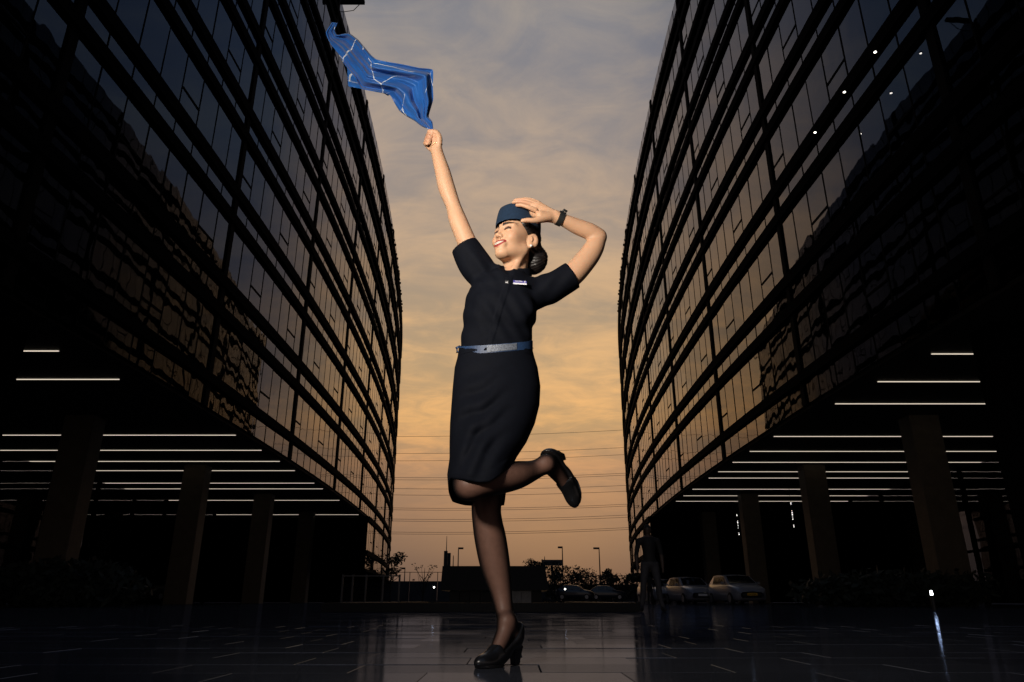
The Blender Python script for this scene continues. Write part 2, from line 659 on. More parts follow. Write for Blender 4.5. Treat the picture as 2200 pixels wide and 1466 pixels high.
    zz = [0, 1.95, 1.97, 3.95, 3.97, 5.95, 5.97, SOFFIT - 0.11]
    vs, fs = [], []
    for i, q in enumerate(zz):
        sh = 0.0 if i in (0, 7) else 0.0
        vs += [(x_, y_, q) for x_, y_ in prof]
    for i in range(len(zz) - 1):
        for k in range(8):
            fs.append((i * 8 + k, i * 8 + (k + 1) % 8, i * 8 + 8 + (k + 1) % 8, i * 8 + 8 + k))
    cm.add(vs, fs)
    col_me = cm.mesh('column', M_COLUMN)
    for y in (6.8, 19.0, 31.2, 43.4, 55.8, 68.0):
        link('column', col_me, root, Vector((s * xc + X_SHIFT, y, 0)) - inv)
    pier = MB()
    pier.box(-0.5, 0.5, -0.55, 0.55, 0, SOFFIT - 0.11)
    pier.build('pier', M_CLAD, root, Vector((14.65 if s > 0 else -15.5, 20.0, 0)) - inv)
    # light strips let into the soffit
    for y in ((22.1, 25.3, 34.8, 38.6, 41.9, 45.1, 50.2, 52.9, 59.3, 69.7, 72.6) if s < 0 else (22.4, 25.6, 28.8, 35.1, 38.9, 42.2, 45.5, 48.0, 53.1, 56.6, 59.9, 73.4)):
        x0, x1 = fx(y) + 0.6 + max(0, 35 - y) * (0.075 if s < 0 else 0.05), 32.4 if y > 30 else 25.0
        mb = MB()
        mb.box(-abs(x1 - x0) / 2, abs(x1 - x0) / 2, -0.024, 0.024, -0.02, 0.0)
        mb.build('light_strip', M_LED, root, Vector((s * (x0 + x1) / 2 + X_SHIFT, y, SOFFIT - 0.105)) - inv)
    # lobby: glass wall with frames and drapes, deep under the building
    lw = 28.0
    for i in range(14):
        ya, yb = 4.0 + 5.0 * i, 9.0 + 5.0 * i
        mb = MB()
        mb.box(-0.02, 0.02, -2.42, 2.42, 0.1, SOFFIT - 0.2)
        mb.build('lobby_pane', M_LOBBY_GLASS, root, Vector((s * lw + X_SHIFT, (ya + yb) / 2, 0)) - inv)
        mb = MB()
        mb.box(-0.15, 0.15, -0.08, 0.08, 0, SOFFIT - 0.12)
        mb.box(-0.10, 0.10, 0.09, 4.91, 2.9, 3.05)
        mb.build('lobby_frame', M_FRAME, root, Vector((s * lw + X_SHIFT, ya, 0)) - inv)
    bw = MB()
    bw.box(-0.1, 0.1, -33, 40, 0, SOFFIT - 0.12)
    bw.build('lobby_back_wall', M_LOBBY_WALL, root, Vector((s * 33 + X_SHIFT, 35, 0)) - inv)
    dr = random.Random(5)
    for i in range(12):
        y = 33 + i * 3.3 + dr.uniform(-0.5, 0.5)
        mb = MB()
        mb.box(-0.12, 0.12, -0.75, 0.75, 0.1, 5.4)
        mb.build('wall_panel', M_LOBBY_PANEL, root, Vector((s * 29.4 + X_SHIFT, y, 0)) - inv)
    # brackets along the roof edge towards the far end, and a dark wall closing the undercroft
    for i in range(15):
        yy = 74.0 + 1.9 * i
        q = P(yy, 0.0)
        mb = MB()
        mb.box(-0.30 if s > 0 else -0.05, 0.05 if s > 0 else 0.30, -0.10, 0.10, 0, 0.24)
        mb.box(-0.05, 0.05, -0.08, 0.08, 0.244, 0.8)
        mb.build('roof_bracket', M_CLAD, root, (q.x, q.y, z_top - 0.25 + (0.35 if i % 2 else 0.0)))
    cw = MB()
    a, b = P(yd + 3, -2.5), P(yd + 3, -31)
    cw.box(min(a.x, b.x), max(a.x, b.x), a.y - 0.1, a.y + 0.1, 0, 3.0)
    cw.build('undercroft_wall', M_CLAD, root)
    return root


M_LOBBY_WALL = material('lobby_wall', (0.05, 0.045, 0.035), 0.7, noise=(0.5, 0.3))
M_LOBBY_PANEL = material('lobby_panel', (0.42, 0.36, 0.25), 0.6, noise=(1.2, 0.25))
tower_l = build_tower(-1, 'dark glass office building with curved black bands on the left side')
tower_r = build_tower(1, 'dark glass office building with curved black bands on the right side')

# ------------------------------------------------------------------ bodies as distance fields
def smooth_path(p, n):
    """Catmull-Rom through the given points (any dimension)"""
    if len(p) < 3:
        return p
    out = []
    for i in range(len(p) - 1):
        a, b, c, d = p[max(i - 1, 0)], p[i], p[i + 1], p[min(i + 2, len(p) - 1)]
        for j in range(n):
            k = j / n
            out.append(0.5 * (2 * b + (c - a) * k + (2 * a - 5 * b + 4 * c - d) * k * k + (3 * b - a - 3 * c + d) * k ** 3))
    return out + [p[-1]]


class Field:
    """smooth distance field on a (possibly uneven) grid, meshed with surface nets"""

    def __init__(self, xs, ys, zs):
        self.ax = [np.asarray(a, np.float32) for a in (xs, ys, zs)]
        self.F = np.full([len(a) for a in self.ax], 0.2, np.float32)

    def window(self, lo, hi):
        sl = []
        for a, l, h_ in zip(self.ax, lo, hi):
            i0 = max(int(np.searchsorted(a, l)) - 1, 0)
            i1 = min(int(np.searchsorted(a, h_)) + 1, len(a))
            sl.append(slice(i0, max(i1, i0 + 1)))
        X = self.ax[0][sl[0]][:, None, None]
        Y = self.ax[1][sl[1]][None, :, None]
        Z = self.ax[2][sl[2]][None, None, :]
        return tuple(sl), X, Y, Z

    def join(self, sl, d, k):
        F = self.F[sl]
        if k <= 0:
            np.minimum(F, d, out=F)
            return
        h = np.clip(0.5 + 0.5 * (d - F) / k, 0, 1)
        F[...] = d * (1 - h) + F * h - k * h * (1 - h)

    def carve(self, sl, d, k):
        F = self.F[sl]
        d = -d
        if k <= 0:
            np.maximum(F, d, out=F)
            return
        h = np.clip(0.5 - 0.5 * (d - F) / k, 0, 1)
        F[...] = d * (1 - h) + F * h + k * h * (1 - h)

    def capsule(self, a, b, ra, rb, k=0.01, cut=False, flat=None):
        """tapered limb from a to b; flat=(direction, factor) squashes it along a direction"""
        a, b = np.array(a, float), np.array(b, float)
        m = max(ra, rb) * (1.0 if flat is None else 1.0) + k + 0.012
        sl, X, Y, Z = self.window(np.minimum(a, b) - m, np.maximum(a, b) + m)
        ab = b - a
        L2 = max(float(ab @ ab), 1e-9)
        px, py, pz = X - a[0], Y - a[1], Z - a[2]
        t = np.clip((px * ab[0] + py * ab[1] + pz * ab[2]) / L2, 0, 1)
        qx, qy, qz = px - t * ab[0], py - t * ab[1], pz - t * ab[2]
        d2 = qx * qx + qy * qy + qz * qz
        if flat is not None:
            n = np.array(flat[0], float)
            n /= np.linalg.norm(n)
            c = qx * n[0] + qy * n[1] + qz * n[2]
            d2 = d2 + c * c * (1 / flat[1] ** 2 - 1)
        d = np.sqrt(d2) - (ra + t * (rb - ra))
        if flat is not None:
            d = d * flat[1] ** 0.5
        (self.carve if cut else self.join)(sl, d, k)

    def chain(self, pts, k=0.012, flat=None):
        """pts: (x, y, z, r); one limb of several stretches, blended to the rest by k"""
        pts = smooth_path([np.array(p, float) for p in pts], 8)
        P_ = [p[:3] for p in pts]
        r = [float(p[3]) for p in pts]
        lo = np.min(P_, axis=0) - max(r) - k - 0.012
        hi = np.max(P_, axis=0) + max(r) + k + 0.012
        sl, X, Y, Z = self.window(lo, hi)
        D = None
        for i in range(len(P_) - 1):
            a, ab = P_[i], P_[i + 1] - P_[i]
            L2 = max(float(ab @ ab), 1e-9)
            px, py, pz = X - a[0], Y - a[1], Z - a[2]
            t = np.clip((px * ab[0] + py * ab[1] + pz * ab[2]) / L2, 0, 1)
            d2 = (px - t * ab[0]) ** 2 + (py - t * ab[1]) ** 2 + (pz - t * ab[2]) ** 2
            d = np.sqrt(d2) - (r[i] + t * (r[i + 1] - r[i]))
            D = d if D is None else np.minimum(D, d)
        self.join(sl, D, k)

    def ellipsoid(self, c, axes, radii, k=0.01, cut=False):
        """axes: three orthonormal vectors, radii along them"""
        c = np.array(c, float)
        m = max(radii) + k + 0.012
        sl, X, Y, Z = self.window(c - m, c + m)
        px, py, pz = X - c[0], Y - c[1], Z - c[2]
        k0 = k1 = 0
        for ax, r in zip(axes, radii):
            q = px * ax[0] + py * ax[1] + pz * ax[2]
            k0 = k0 + (q / r) ** 2
            k1 = k1 + (q / (r * r)) ** 2
        k0, k1 = np.sqrt(k0), np.sqrt(k1) + 1e-9
        (self.carve if cut else self.join)(sl, k0 * (k0 - 1) / k1, k)

    def custom(self, lo, hi, fn, k=0.0, cut=False):
        sl, X, Y, Z = self.window(lo, hi)
        (self.carve if cut else self.join)(sl, fn(X, Y, Z), k)

    def mesh(self):
        F = self.F
        s = F < 0
        c = s[:-1, :-1, :-1]
        anyv = c.copy()
        allv = c.copy()
        for dx in (0, 1):
            for dy in (0, 1):
                for dz in (0, 1):
                    q = s[dx:s.shape[0] - 1 + dx, dy:s.shape[1] - 1 + dy, dz:s.shape[2] - 1 + dz]
                    anyv |= q
                    allv &= q
        act = anyv & ~allv
        idx = np.argwhere(act)
        vid = np.full(act.shape, -1, np.int32)
        vid[tuple(idx.T)] = np.arange(len(idx))
        pos = np.zeros((len(idx), 3))
        cnt = np.zeros(len(idx))
        corner = np.array([(i, j, k) for i in (0, 1) for j in (0, 1) for k in (0, 1)])
        vals = np.stack([F[tuple((idx + o).T)] for o in corner], 1)
        xyz = np.stack([np.stack([self.ax[a][(idx + o)[:, a]] for a in range(3)], 1) for o in corner], 1)
        for e0 in range(8):
            for e1 in range(e0 + 1, 8):
                if np.abs(corner[e0] - corner[e1]).sum() != 1:
                    continue
                v0, v1 = vals[:, e0], vals[:, e1]
                m = (v0 < 0) != (v1 < 0)
                t = np.where(m, v0 / np.where(m, v0 - v1, 1), 0)
                pos += np.where(m[:, None], xyz[:, e0] + t[:, None] * (xyz[:, e1] - xyz[:, e0]), 0)
                cnt += m
        pos /= np.maximum(cnt, 1)[:, None]
        faces = []
        for a in range(3):
            b, c_ = (a + 1) % 3, (a + 2) % 3
            sl0 = [slice(None)] * 3
            sl1 = [slice(None)] * 3
            sl0[a], sl1[a] = slice(0, -1), slice(1, None)
            ch = s[tuple(sl0)] != s[tuple(sl1)]
            e = np.argwhere(ch)
            e = e[(e[:, b] > 0) & (e[:, c_] > 0) & (e[:, b] < s.shape[b] - 1) & (e[:, c_] < s.shape[c_] - 1)]
            if not len(e):
                continue
            ob, oc = np.zeros(3, int), np.zeros(3, int)
            ob[b], oc[c_] = 1, 1
            q = np.stack([vid[tuple((e - ob - oc).T)], vid[tuple((e - oc).T)], vid[tuple(e.T)], vid[tuple((e - ob).T)]], 1)
            ins = s[tuple(e.T)]
            q[~ins] = q[~ins][:, ::-1]
            faces.append(q)
        faces = np.concatenate(faces)
        faces = faces[(faces >= 0).all(1)]
        return pos, faces


def np_mesh(name, verts, faces, mats, mat_idx=None, color=None, smooth=True):
    me = bpy.data.meshes.new(name)
    nv, nf = len(verts), len(faces)
    me.vertices.add(nv)
    me.vertices.foreach_set('co', np.asarray(verts, np.float32).ravel())
    me.loops.add(nf * 4)
    me.loops.foreach_set('vertex_index', np.asarray(faces, np.int32).ravel())
    me.polygons.add(nf)
    me.polygons.foreach_set('loop_start', np.arange(0, nf * 4, 4, dtype=np.int32))
    me.polygons.foreach_set('loop_total', np.full(nf, 4, np.int32))
    for m in (mats if isinstance(mats, (list, tuple)) else [mats]):
        me.materials.append(m)
    if mat_idx is not None:
        me.polygons.foreach_set('material_index', np.asarray(mat_idx, np.int32))
    me.update(calc_edges=True)
    me.polygons.foreach_set('use_smooth', np.full(nf, smooth))
    if color is not None:
        at_ = me.color_attributes.new('col', 'FLOAT_COLOR', 'POINT')
        at_.data.foreach_set('color', np.asarray(color, np.float32).ravel())
    me.validate()
    return me


def axis(parts):
    """grid axis from stretches (start, end, step)"""
    out = []
    for a, b, s in parts:
        n = max(int(round((b - a) / s)), 1)
        out += list(np.linspace(a, b, n, endpoint=False))
    out.append(parts[-1][1])
    return np.array(out, np.float32)


def Q(px, py, Y, r=None):
    p = at(px, py, Y)
    return (p.x, p.y, p.z) if r is None else (p.x, p.y, p.z, r)


# ------------------------------------------------------------------ the woman
def skin_material():
    m = bpy.data.materials.new('skin')
    m.use_nodes = True
    nt = m.node_tree
    b = nt.nodes['Principled BSDF']
    a = nt.nodes.new('ShaderNodeVertexColor')
    a.layer_name = 'col'
    geo = nt.nodes.new('ShaderNodeNewGeometry')
    n1 = N(nt.nodes, 'ShaderNodeTexNoise', Scale=28.0, Detail=4.0)
    nt.links.new(geo.outputs['Position'], n1.inputs['Vector'])
    mr = nt.nodes.new('ShaderNodeMapRange')
    nt.links.new(n1.outputs[0], mr.inputs[0])
    mr.inputs[3].default_value = 0.92
    mr.inputs[4].default_value = 1.08
    hs = nt.nodes.new('ShaderNodeHueSaturation')
    nt.links.new(a.outputs[0], hs.inputs['Color'])
    nt.links.new(mr.outputs[0], hs.inputs['Value'])
    nt.links.new(hs.outputs[0], b.inputs['Base Color'])
    b.inputs['Roughness'].default_value = 0.50
    b.inputs['Specular IOR Level'].default_value = 0.32
    b.inputs['Subsurface Weight'].default_value = 0.12
    b.inputs['Subsurface Radius'].default_value = (0.012, 0.005, 0.003)
    b.inputs['Subsurface Scale'].default_value = 0.6
    n2 = N(nt.nodes, 'ShaderNodeTexNoise', Scale=420.0, Detail=2.0)
    nt.links.new(geo.outputs['Position'], n2.inputs['Vector'])
    bp = N(nt.nodes, 'ShaderNodeBump', Strength=0.05, Distance=0.001)
    nt.links.new(n2.outputs[0], bp.inputs['Height'])
    nt.links.new(bp.outputs[0], b.inputs['Normal'])
    return m


def stocking_material():
    """sheer black nylon over skin: the knit closes up where the leg turns away"""
    m = bpy.data.materials.new('sheer_stocking')
    m.use_nodes = True
    nt = m.node_tree
    b = nt.nodes['Principled BSDF']
    lw = N(nt.nodes, 'ShaderNodeLayerWeight', Blend=0.5)
    cr = nt.nodes.new('ShaderNodeValToRGB')
    ramp(cr, [(0.0, (0.165, 0.086, 0.063, 1)), (0.22, (0.110, 0.058, 0.043, 1)), (0.46, (0.030, 0.017, 0.014, 1)), (0.70, (0.003, 0.003, 0.003, 1))], 'LINEAR')
    nt.links.new(lw.outputs['Facing'], cr.inputs[0])
    geo = nt.nodes.new('ShaderNodeNewGeometry')
    n1 = N(nt.nodes, 'ShaderNodeTexNoise', Scale=55.0, Detail=4.0)
    nt.links.new(geo.outputs['Position'], n1.inputs['Vector'])
    mr = nt.nodes.new('ShaderNodeMapRange')
    nt.links.new(n1.outputs[0], mr.inputs[0])
    mr.inputs[3].default_value = 0.8
    mr.inputs[4].default_value = 1.2
    hs = nt.nodes.new('ShaderNodeHueSaturation')
    nt.links.new(cr.outputs[0], hs.inputs['Color'])
    nt.links.new(mr.outputs[0], hs.inputs['Value'])
    nt.links.new(hs.outputs[0], b.inputs['Base Color'])
    b.inputs['Roughness'].default_value = 0.5
    b.inputs['Specular IOR Level'].default_value = 0.25
    return m


M_SKIN = skin_material()
M_STOCK = stocking_material()
M_DRESS = material('navy_wool', (0.0027, 0.0037, 0.0074), 0.8, spec=0.12, noise=(60, 0.15), bump=(600, 0.25, 0.0006))
M_HAT = material('blue_felt', (0.008, 0.022, 0.049), 0.85, spec=0.2, noise=(140, 0.22), bump=(500, 0.35, 0.0008), sheen=0.05)
M_HAIR = material('black_hair', (0.007, 0.005, 0.0045), 0.42, spec=0.45, bump=(90, 0.4, 0.003))
M_SHOE = material('black_leather', (0.008, 0.008, 0.009), 0.28, spec=0.5, bump=(220, 0.15, 0.001), coat=0.2)
M_BELT = material('blue_belt', (0.015, 0.042, 0.11), 0.5, noise=(160, 0.35), bump=(180, 0.4, 0.001))
M_SEQUIN = material('belt_sequins', (0.14, 0.16, 0.20), 0.45, metal=0.2, noise=(260, 0.7), bump=(260, 1.0, 0.002))
M_RUBBER = material('watch_rubber', (0.012, 0.013, 0.013), 0.5)
M_GOLD = material('gold_chain', (0.75, 0.52, 0.22), 0.25, metal=1.0)
M_PEARL = material('pearl', (0.8, 0.78, 0.74), 0.2, coat=0.6)
M_WHITE = material('white_enamel', (0.7, 0.7, 0.74), 0.4)
M_PURPLE = material('violet_enamel', (0.07, 0.06, 0.30), 0.4)

# head frame: forward, up, her left
YAW, TIP = R(42), R(9)
Hf = np.array([-math.sin(YAW) * math.cos(TIP), -math.cos(YAW) * math.cos(TIP), math.sin(TIP)])
Hu0 = np.array([0.05, 0.0, 1.0])
Hs = np.cross(Hu0, Hf)
Hs /= np.linalg.norm(Hs)
Hu = np.cross(Hf, Hs)
Hc = np.array(Q(1107.5, 518, 2.67))
HAX = (Hf, Hu, Hs)
HSC = 1.0


def H(f, u, s):
    return Hc + HSC * (Hf * f + Hu * u + Hs * s)


# shoe frames: origin under the heel, forward along the sole, up, sideways
def frame(O, A, B):
    A = np.array(A, float) / np.linalg.norm(A)
    B = np.array(B, float)
    B = B - A * (A @ B)
    B /= np.linalg.norm(B)
    return np.array(O, float), A, B, np.cross(A, B)


o1 = at_z(1114, 1428, 0.0)
t1 = at_z(1020, 1437, 0.0)
FR1 = frame(o1, t1 - o1, (0, 0, 1))
FR2 = frame(Q(1207, 974, 2.73), (0.26, 0.0, -0.97), (-0.52, -0.83, -0.16))


def fp(fr, a, b, c=0.0):
    return fr[0] + fr[1] * a + fr[2] * b + fr[3] * c


def foot_chain(fr):
    if fr is FR1:
        return [(*fp(fr, 0.062, 0.140), 0.0300), (*fp(fr, 0.070, 0.112), 0.0300), (*fp(fr, 0.088, 0.082), 0.0285), (*fp(fr, 0.115, 0.050), 0.025), (*fp(fr, 0.150, 0.028), 0.020)]
    return [(*fp(fr, 0.045, 0.150), 0.030), (*fp(fr, 0.062, 0.112), 0.030), (*fp(fr, 0.085, 0.080), 0.0285), (*fp(fr, 0.115, 0.050), 0.025), (*fp(fr, 0.150, 0.028), 0.020)]


def build_body():
    F = Field(axis([(-0.42, -0.375, 0.005), (-0.375, -0.27, 0.0025), (-0.27, -0.10, 0.0045), (-0.10, 0.125, 0.0021), (0.125, 0.21, 0.0028), (0.21, 0.46, 0.0045)]),
              axis([(2.36, 2.50, 0.0045), (2.50, 2.79, 0.0024), (2.79, 2.90, 0.005)]),
              axis([(-0.01, 0.60, 0.0042), (0.60, 1.50, 0.007), (1.50, 1.85, 0.0021), (1.85, 2.10, 0.005), (2.10, 2.24, 0.0025)]))
    # trunk (inside the dress)
    F.chain([Q(1068, 880, 2.68, .095), Q(1066, 745, 2.68, .085), Q(1075, 660, 2.69, .085), Q(1098, 612, 2.69, .06)], 0.03)
    F.chain([Q(1035, 592, 2.69, .045), Q(1098, 612, 2.69, .05), Q(1168, 622, 2.69, .045)], 0.03)
    # legs
    F.chain([Q(1062, 900, 2.71, .085), Q(1052, 1000, 2.71, .068), Q(1045, 1085, 2.695, .056), Q(1047, 1120, 2.695, .0555),
             Q(1054, 1160, 2.705, .0585), Q(1064, 1215, 2.712, .0545), Q(1076, 1270, 2.705, .0400), Q(1083, 1310, 2.690, .0325), (*fp(FR1, 0.062, 0.140), .0300)], 0.02)
    F.chain(foot_chain(FR1), 0.012)
    F.chain([(*fp(FR1, 0.056, 0.140), .027), (*fp(FR1, 0.026, 0.098), .026)], 0.02)
    F.chain([Q(1080, 880, 2.66, .085), Q(1035, 975, 2.575, .060), Q(1004, 1041, 2.500, .0525), Q(1040, 1035, 2.50, .0545),
             Q(1075, 1028, 2.53, .0545), Q(1110, 1021, 2.56, .050), Q(1145, 1011, 2.595, .0365), (*fp(FR2, 0.045, 0.150), .0305)], 0.02)
    F.chain(foot_chain(FR2), 0.012)
    F.chain([(*fp(FR2, 0.045, 0.150), .028), (*fp(FR2, 0.022, 0.110), .027)], 0.02)
    # her right arm, thrown up
    F.chain([Q(1030, 585, 2.685, .048), Q(1003, 520, 2.67, .041), Q(984, 474, 2.66, .0385), Q(974, 443, 2.655, .0325),
             Q(960, 405, 2.645, .0365), Q(951, 370, 2.635, .0335), Q(941, 335, 2.625, .0275), Q(937, 316, 2.62, .025)], 0.012)
    # fist
    F.ellipsoid(Q(936, 301, 2.618), (Q_dir(0.1, 0.25), (0, 1, 0), Q_dir(1, 0)), (.033, .024, .023), 0.012)
    F.chain([Q(943, 312, 2.605, .014), Q(943, 298, 2.598, .0155), Q(938, 286, 2.596, .0125), Q(928, 282.5, 2.592, .0092), Q(921.5, 283, 2.596, .0080)], 0.005)
    for i, (kx, ky, tx, ty) in enumerate([(923, 283, 929, 288), (919.5, 290.5, 926, 294.5), (916.5, 298.5, 924, 301), (914, 306.5, 922, 307.5)]):
        r = (.0095, .0096, .0092, .0085)[i]
        F.chain([Q(kx + 13, ky + 3, 2.652, r * 1.12), Q(kx + 3.0, ky, 2.648, r * 1.1), Q(kx - 0.5, ky + 1, 2.620, r * 1.05), Q(kx + 2.5, ky + 3, 2.598, r), Q(tx, ty, 2.597, r * 0.92)], 0.0035)
    F.chain([Q(915, 309, 2.635, .011), Q(923, 318, 2.632, .012), Q(932, 322, 2.622, .016)], 0.006)
    # her left arm, bent to the hat
    F.chain([Q(1170, 622, 2.69, .05), Q(1222, 597, 2.675, .049), Q(1256, 562, 2.672, .0465), Q(1275, 535, 2.67, .0425), Q(1285, 513, 2.667, .034)], 0.012)
    F.chain([Q(1287, 507, 2.666, .0305), Q(1268, 498, 2.655, .0355), Q(1240, 487, 2.642, .0335), Q(1212, 474, 2.622, .0265), Q(1194, 466, 2.61, .0235)], 0.016)
    # open hand on the hat
    pn = np.array([0.15, -0.8, -0.45])
    F.capsule(Q(1190, 466, 2.608), Q(1155, 452, 2.600), .0265, .036, 0.012, flat=(pn, 0.52))
    F.capsule(Q(1180, 466, 2.600), Q(1160, 463, 2.585), .020, .020, 0.012)
    fing = [[(1150, 452, 2.580, .0120), (1136, 446, 2.570, .0098), (1122, 441.5, 2.571, .0090), (1111, 441, 2.577, .0080)],
            [(1151, 444, 2.595, .0125), (1133, 436.5, 2.586, .0100), (1116, 433.5, 2.586, .0092), (1103.5, 435, 2.592, .0080)],
            [(1153, 439, 2.615, .0122), (1135, 431.5, 2.610, .0098), (1119, 429.5, 2.612, .0090), (1107, 431, 2.618, .0080)],
            [(1157, 437, 2.637, .0115), (1143, 430.5, 2.638, .0088), (1130, 428, 2.643, .0082), (1119, 428.5, 2.65, .0072)]]
    for ch in fing:
        F.chain([Q(*p[:3], p[3] * 0.94) for p in ch], 0.002)
    F.chain([Q(1176, 468, 2.598, .019), Q(1160, 472, 2.580, .0150), Q(1147, 474, 2.570, .0112), Q(1134, 473.5, 2.566, .0100), Q(1123, 474.5, 2.566, .0082)], 0.006)
    # neck and head
    F.chain([(*H(-0.030, -0.02, 0), .050), Q(1110, 560, 2.695, .0500), Q(1105, 590, 2.70, .054), Q(1100, 615, 2.70, .062)], 0.02)
    F.capsule(H(-0.012, -0.055, 0.052), Q(1097, 592, 2.645), .013, .010, 0.02)
    F.ellipsoid(H(-0.018, 0.036, 0), HAX, (.096, .086, .0735), 0.02)
    F.ellipsoid(H(0.030, -0.022, 0), HAX, (.062, .084, .0600), 0.03)
    for sg in (-1, 1):
        F.capsule(H(-0.004, -0.056, sg * .046), H(0.060, -0.098, sg * .016), .019, .017, 0.028)
        F.ellipsoid(H(0.060, -0.030, sg * .041), HAX, (.025, .022, .022), 0.022)
        F.capsule(H(0.085, 0.024, sg * .012), H(0.070, 0.022, sg * .046), .010, .010, 0.016)
    for sg in (-1, 1):
        F.ellipsoid(H(0.028, -0.008, sg * .043), HAX, (.044, .046, .0215), 0.02)
    F.ellipsoid(H(0.073, -0.101, 0), HAX, (.019, .016, .021), 0.018)
    for sg in (-1, 1):
        F.ellipsoid(H(0.099, 0.001, sg * .031), HAX, (.0155, .0115, .0185), 0.010, cut=True)
        F.ellipsoid(H(0.0765, 0.000, sg * .0315), HAX, (.0135, .0120, .0160), 0.006)
    F.capsule(H(0.086, 0.010, 0), H(0.1010, -0.030, 0), .0075, .0090, 0.014)
    F.ellipsoid(H(0.1030, -0.0325, 0), HAX, (.0095, .0085, .0100), 0.008)
    for sg in (-1, 1):
        F.ellipsoid(H(0.094, -0.036, sg * .0120), HAX, (.0095, .0072, .0068), 0.006)
        F.ellipsoid(H(0.0975, -0.0435, sg * .0068), HAX, (.0055, .0045, .0035), 0.003, cut=True)
    # mouth: open smile
    F.ellipsoid(H(0.083, -0.070, 0), HAX, (.0170, .022, .030), 0.014)
    up = [(*H(0.077, -0.0560, -.029), .0030), (*H(0.093, -0.0608, -.014), .0055), (*H(0.0985, -0.0618, 0), .0058), (*H(0.093, -0.0608, .014), .0055), (*H(0.077, -0.0560, .029), .0030)]
    lo = [(*H(0.076, -0.0585, -.028), .0030), (*H(0.0905, -0.0770, -.014), .0058), (*H(0.0945, -0.0810, 0), .0068), (*H(0.0905, -0.0770, .014), .0058), (*H(0.076, -0.0585, .028), .0030)]
    F.chain(up, 0.004)
    F.chain(lo, 0.004)
    for sg in (-1, 1):
        F.capsule(H(0.0925, -0.036, sg * .0215), H(0.0835, -0.062, sg * .0385), .0030, .0030, 0.005, cut=True)
    # ears
    ea = np.cross(Hs * 0.86 + Hf * 0.50, Hu)
    ea /= np.linalg.norm(ea)
    eo = np.cross(Hu, ea)
    for sg in (-1, 1):
        ax = (ea if sg > 0 else ea - 2 * Hs * (ea @ Hs), Hu, eo if sg > 0 else eo - 2 * Hs * (eo @ Hs))
        F.ellipsoid(H(-0.022, -0.012, sg * .0795), ax, (.0250, .0340, .0075), 0.006)
        F.ellipsoid(H(-0.016, -0.039, sg * .0765), ax, (.0110, .0130, .0065), 0.006)
        F.ellipsoid(H(-0.019, -0.010, sg * .0885), ax, (.0120, .0220, .0065), 0.003, cut=True)
        F.ellipsoid(H(-0.015, -0.012, sg * .0810), ax, (.0045, .0120, .0050), 0.003)
    v, f = F.mesh()
    # relax the surface where limbs are long and smooth
    e = np.concatenate([f[:, [0, 1]], f[:, [1, 2]], f[:, [2, 3]], f[:, [3, 0]]])
    deg = np.bincount(e.ravel(), minlength=len(v)).astype(float)
    hand = ((np.linalg.norm(v - np.array(Q(1150, 452, 2.60)), axis=1) < 0.11) | (np.linalg.norm(v - np.array(Q(926, 298, 2.62)), axis=1) < 0.05))
    headm = np.linalg.norm(v - Hc, axis=1) < 0.15
    for it in range(10):
        acc = np.stack([np.bincount(e.ravel(), weights=v[e[:, ::-1].ravel(), a], minlength=len(v)) for a in range(3)], 1) / np.maximum(deg, 1)[:, None]
        w = np.where(hand, 0.0 if it else 0.3, np.where(headm, 0.0 if it > 1 else 0.4, 0.6))[:, None]
        v = v + (acc - v) * w
    # pigment: skin, lips, teeth, brows, lashes, blush; then shade painted at lids and nostrils
    q = (v - Hc) / HSC
    lf, lu, ls = q @ Hf, q @ Hu, q @ Hs
    skin = np.array([0.57, 0.335, 0.205])
    col = np.tile(skin, (len(v), 1))
    head = (np.linalg.norm(q, axis=1) < 0.2) & (lf > 0.03)
    al = np.abs(ls)

    def paint(mask, w, c):
        w = np.where(mask, np.clip(w, 0, 1), 0)[:, None]
        col[:] = col * (1 - w) + np.array(c) * w

    ss = lambda a, b, x: np.clip((x - a) / (b - a), 0, 1)
    blush = np.exp(-(((lu + 0.028) / 0.018) ** 2 + ((al - 0.045) / 0.018) ** 2)) * 0.35
    paint(head, blush, (0.56, 0.24, 0.16))
    mc = -0.0705 + 12.5 * ls * ls                # smile line
    half = 0.0148 * np.clip(1 - (ls / 0.0315) ** 2, 0, 1) ** 0.5 + 0.0015
    inside = 1 - ss(-0.0012, 0.0012, np.abs(lu - mc) - half)
    paint(head & (lf > 0.06) & (al < 0.0325), inside, (0.30, 0.042, 0.036))
    th = 0.0048 * np.clip(1 - (ls / 0.026) ** 2, 0, 1) ** 0.5
    teeth = (1 - ss(-0.0009, 0.0009, np.abs(lu - mc - 0.0004) - th)) * (al < 0.026)
    paint(head & (lf > 0.06), teeth, (0.56, 0.50, 0.43))
    bc = 0.0225 + 0.006 * np.sin(np.clip((al - 0.010) / 0.044, 0, 1) * math.pi * 0.8)
    bt = 0.0088 * np.clip(1 - ((al - 0.010) / 0.046), 0, 1) ** 0.4
    brow = (1 - ss(-0.0012, 0.0012, np.abs(lu - bc) - bt)) * (al > 0.0095) * (al < 0.055)
    paint(head & (lf > 0.02), brow * 0.97, (0.020, 0.013, 0.010))
    lc = 0.0010 - 11.0 * (al - 0.030) ** 2 + 0.0025
    lash = (1 - ss(-0.0008, 0.0012, np.abs(lu - lc) - 0.0075 * np.clip(1 - ((al - 0.031) / 0.019) ** 2, 0, 1) ** 0.5)) * (al > 0.0155) * (al < 0.0475)
    paint(head & (lf > 0.05), lash * 0.96, (0.012, 0.008, 0.007))
    shade = np.exp(-(((lu - 0.009) / 0.006) ** 2)) * (al > 0.016) * (al < 0.048) * 0.35  # eyelid shade, painted as a darker band in the skin colour
    paint(head & (lf > 0.05), shade, (0.25, 0.12, 0.085))
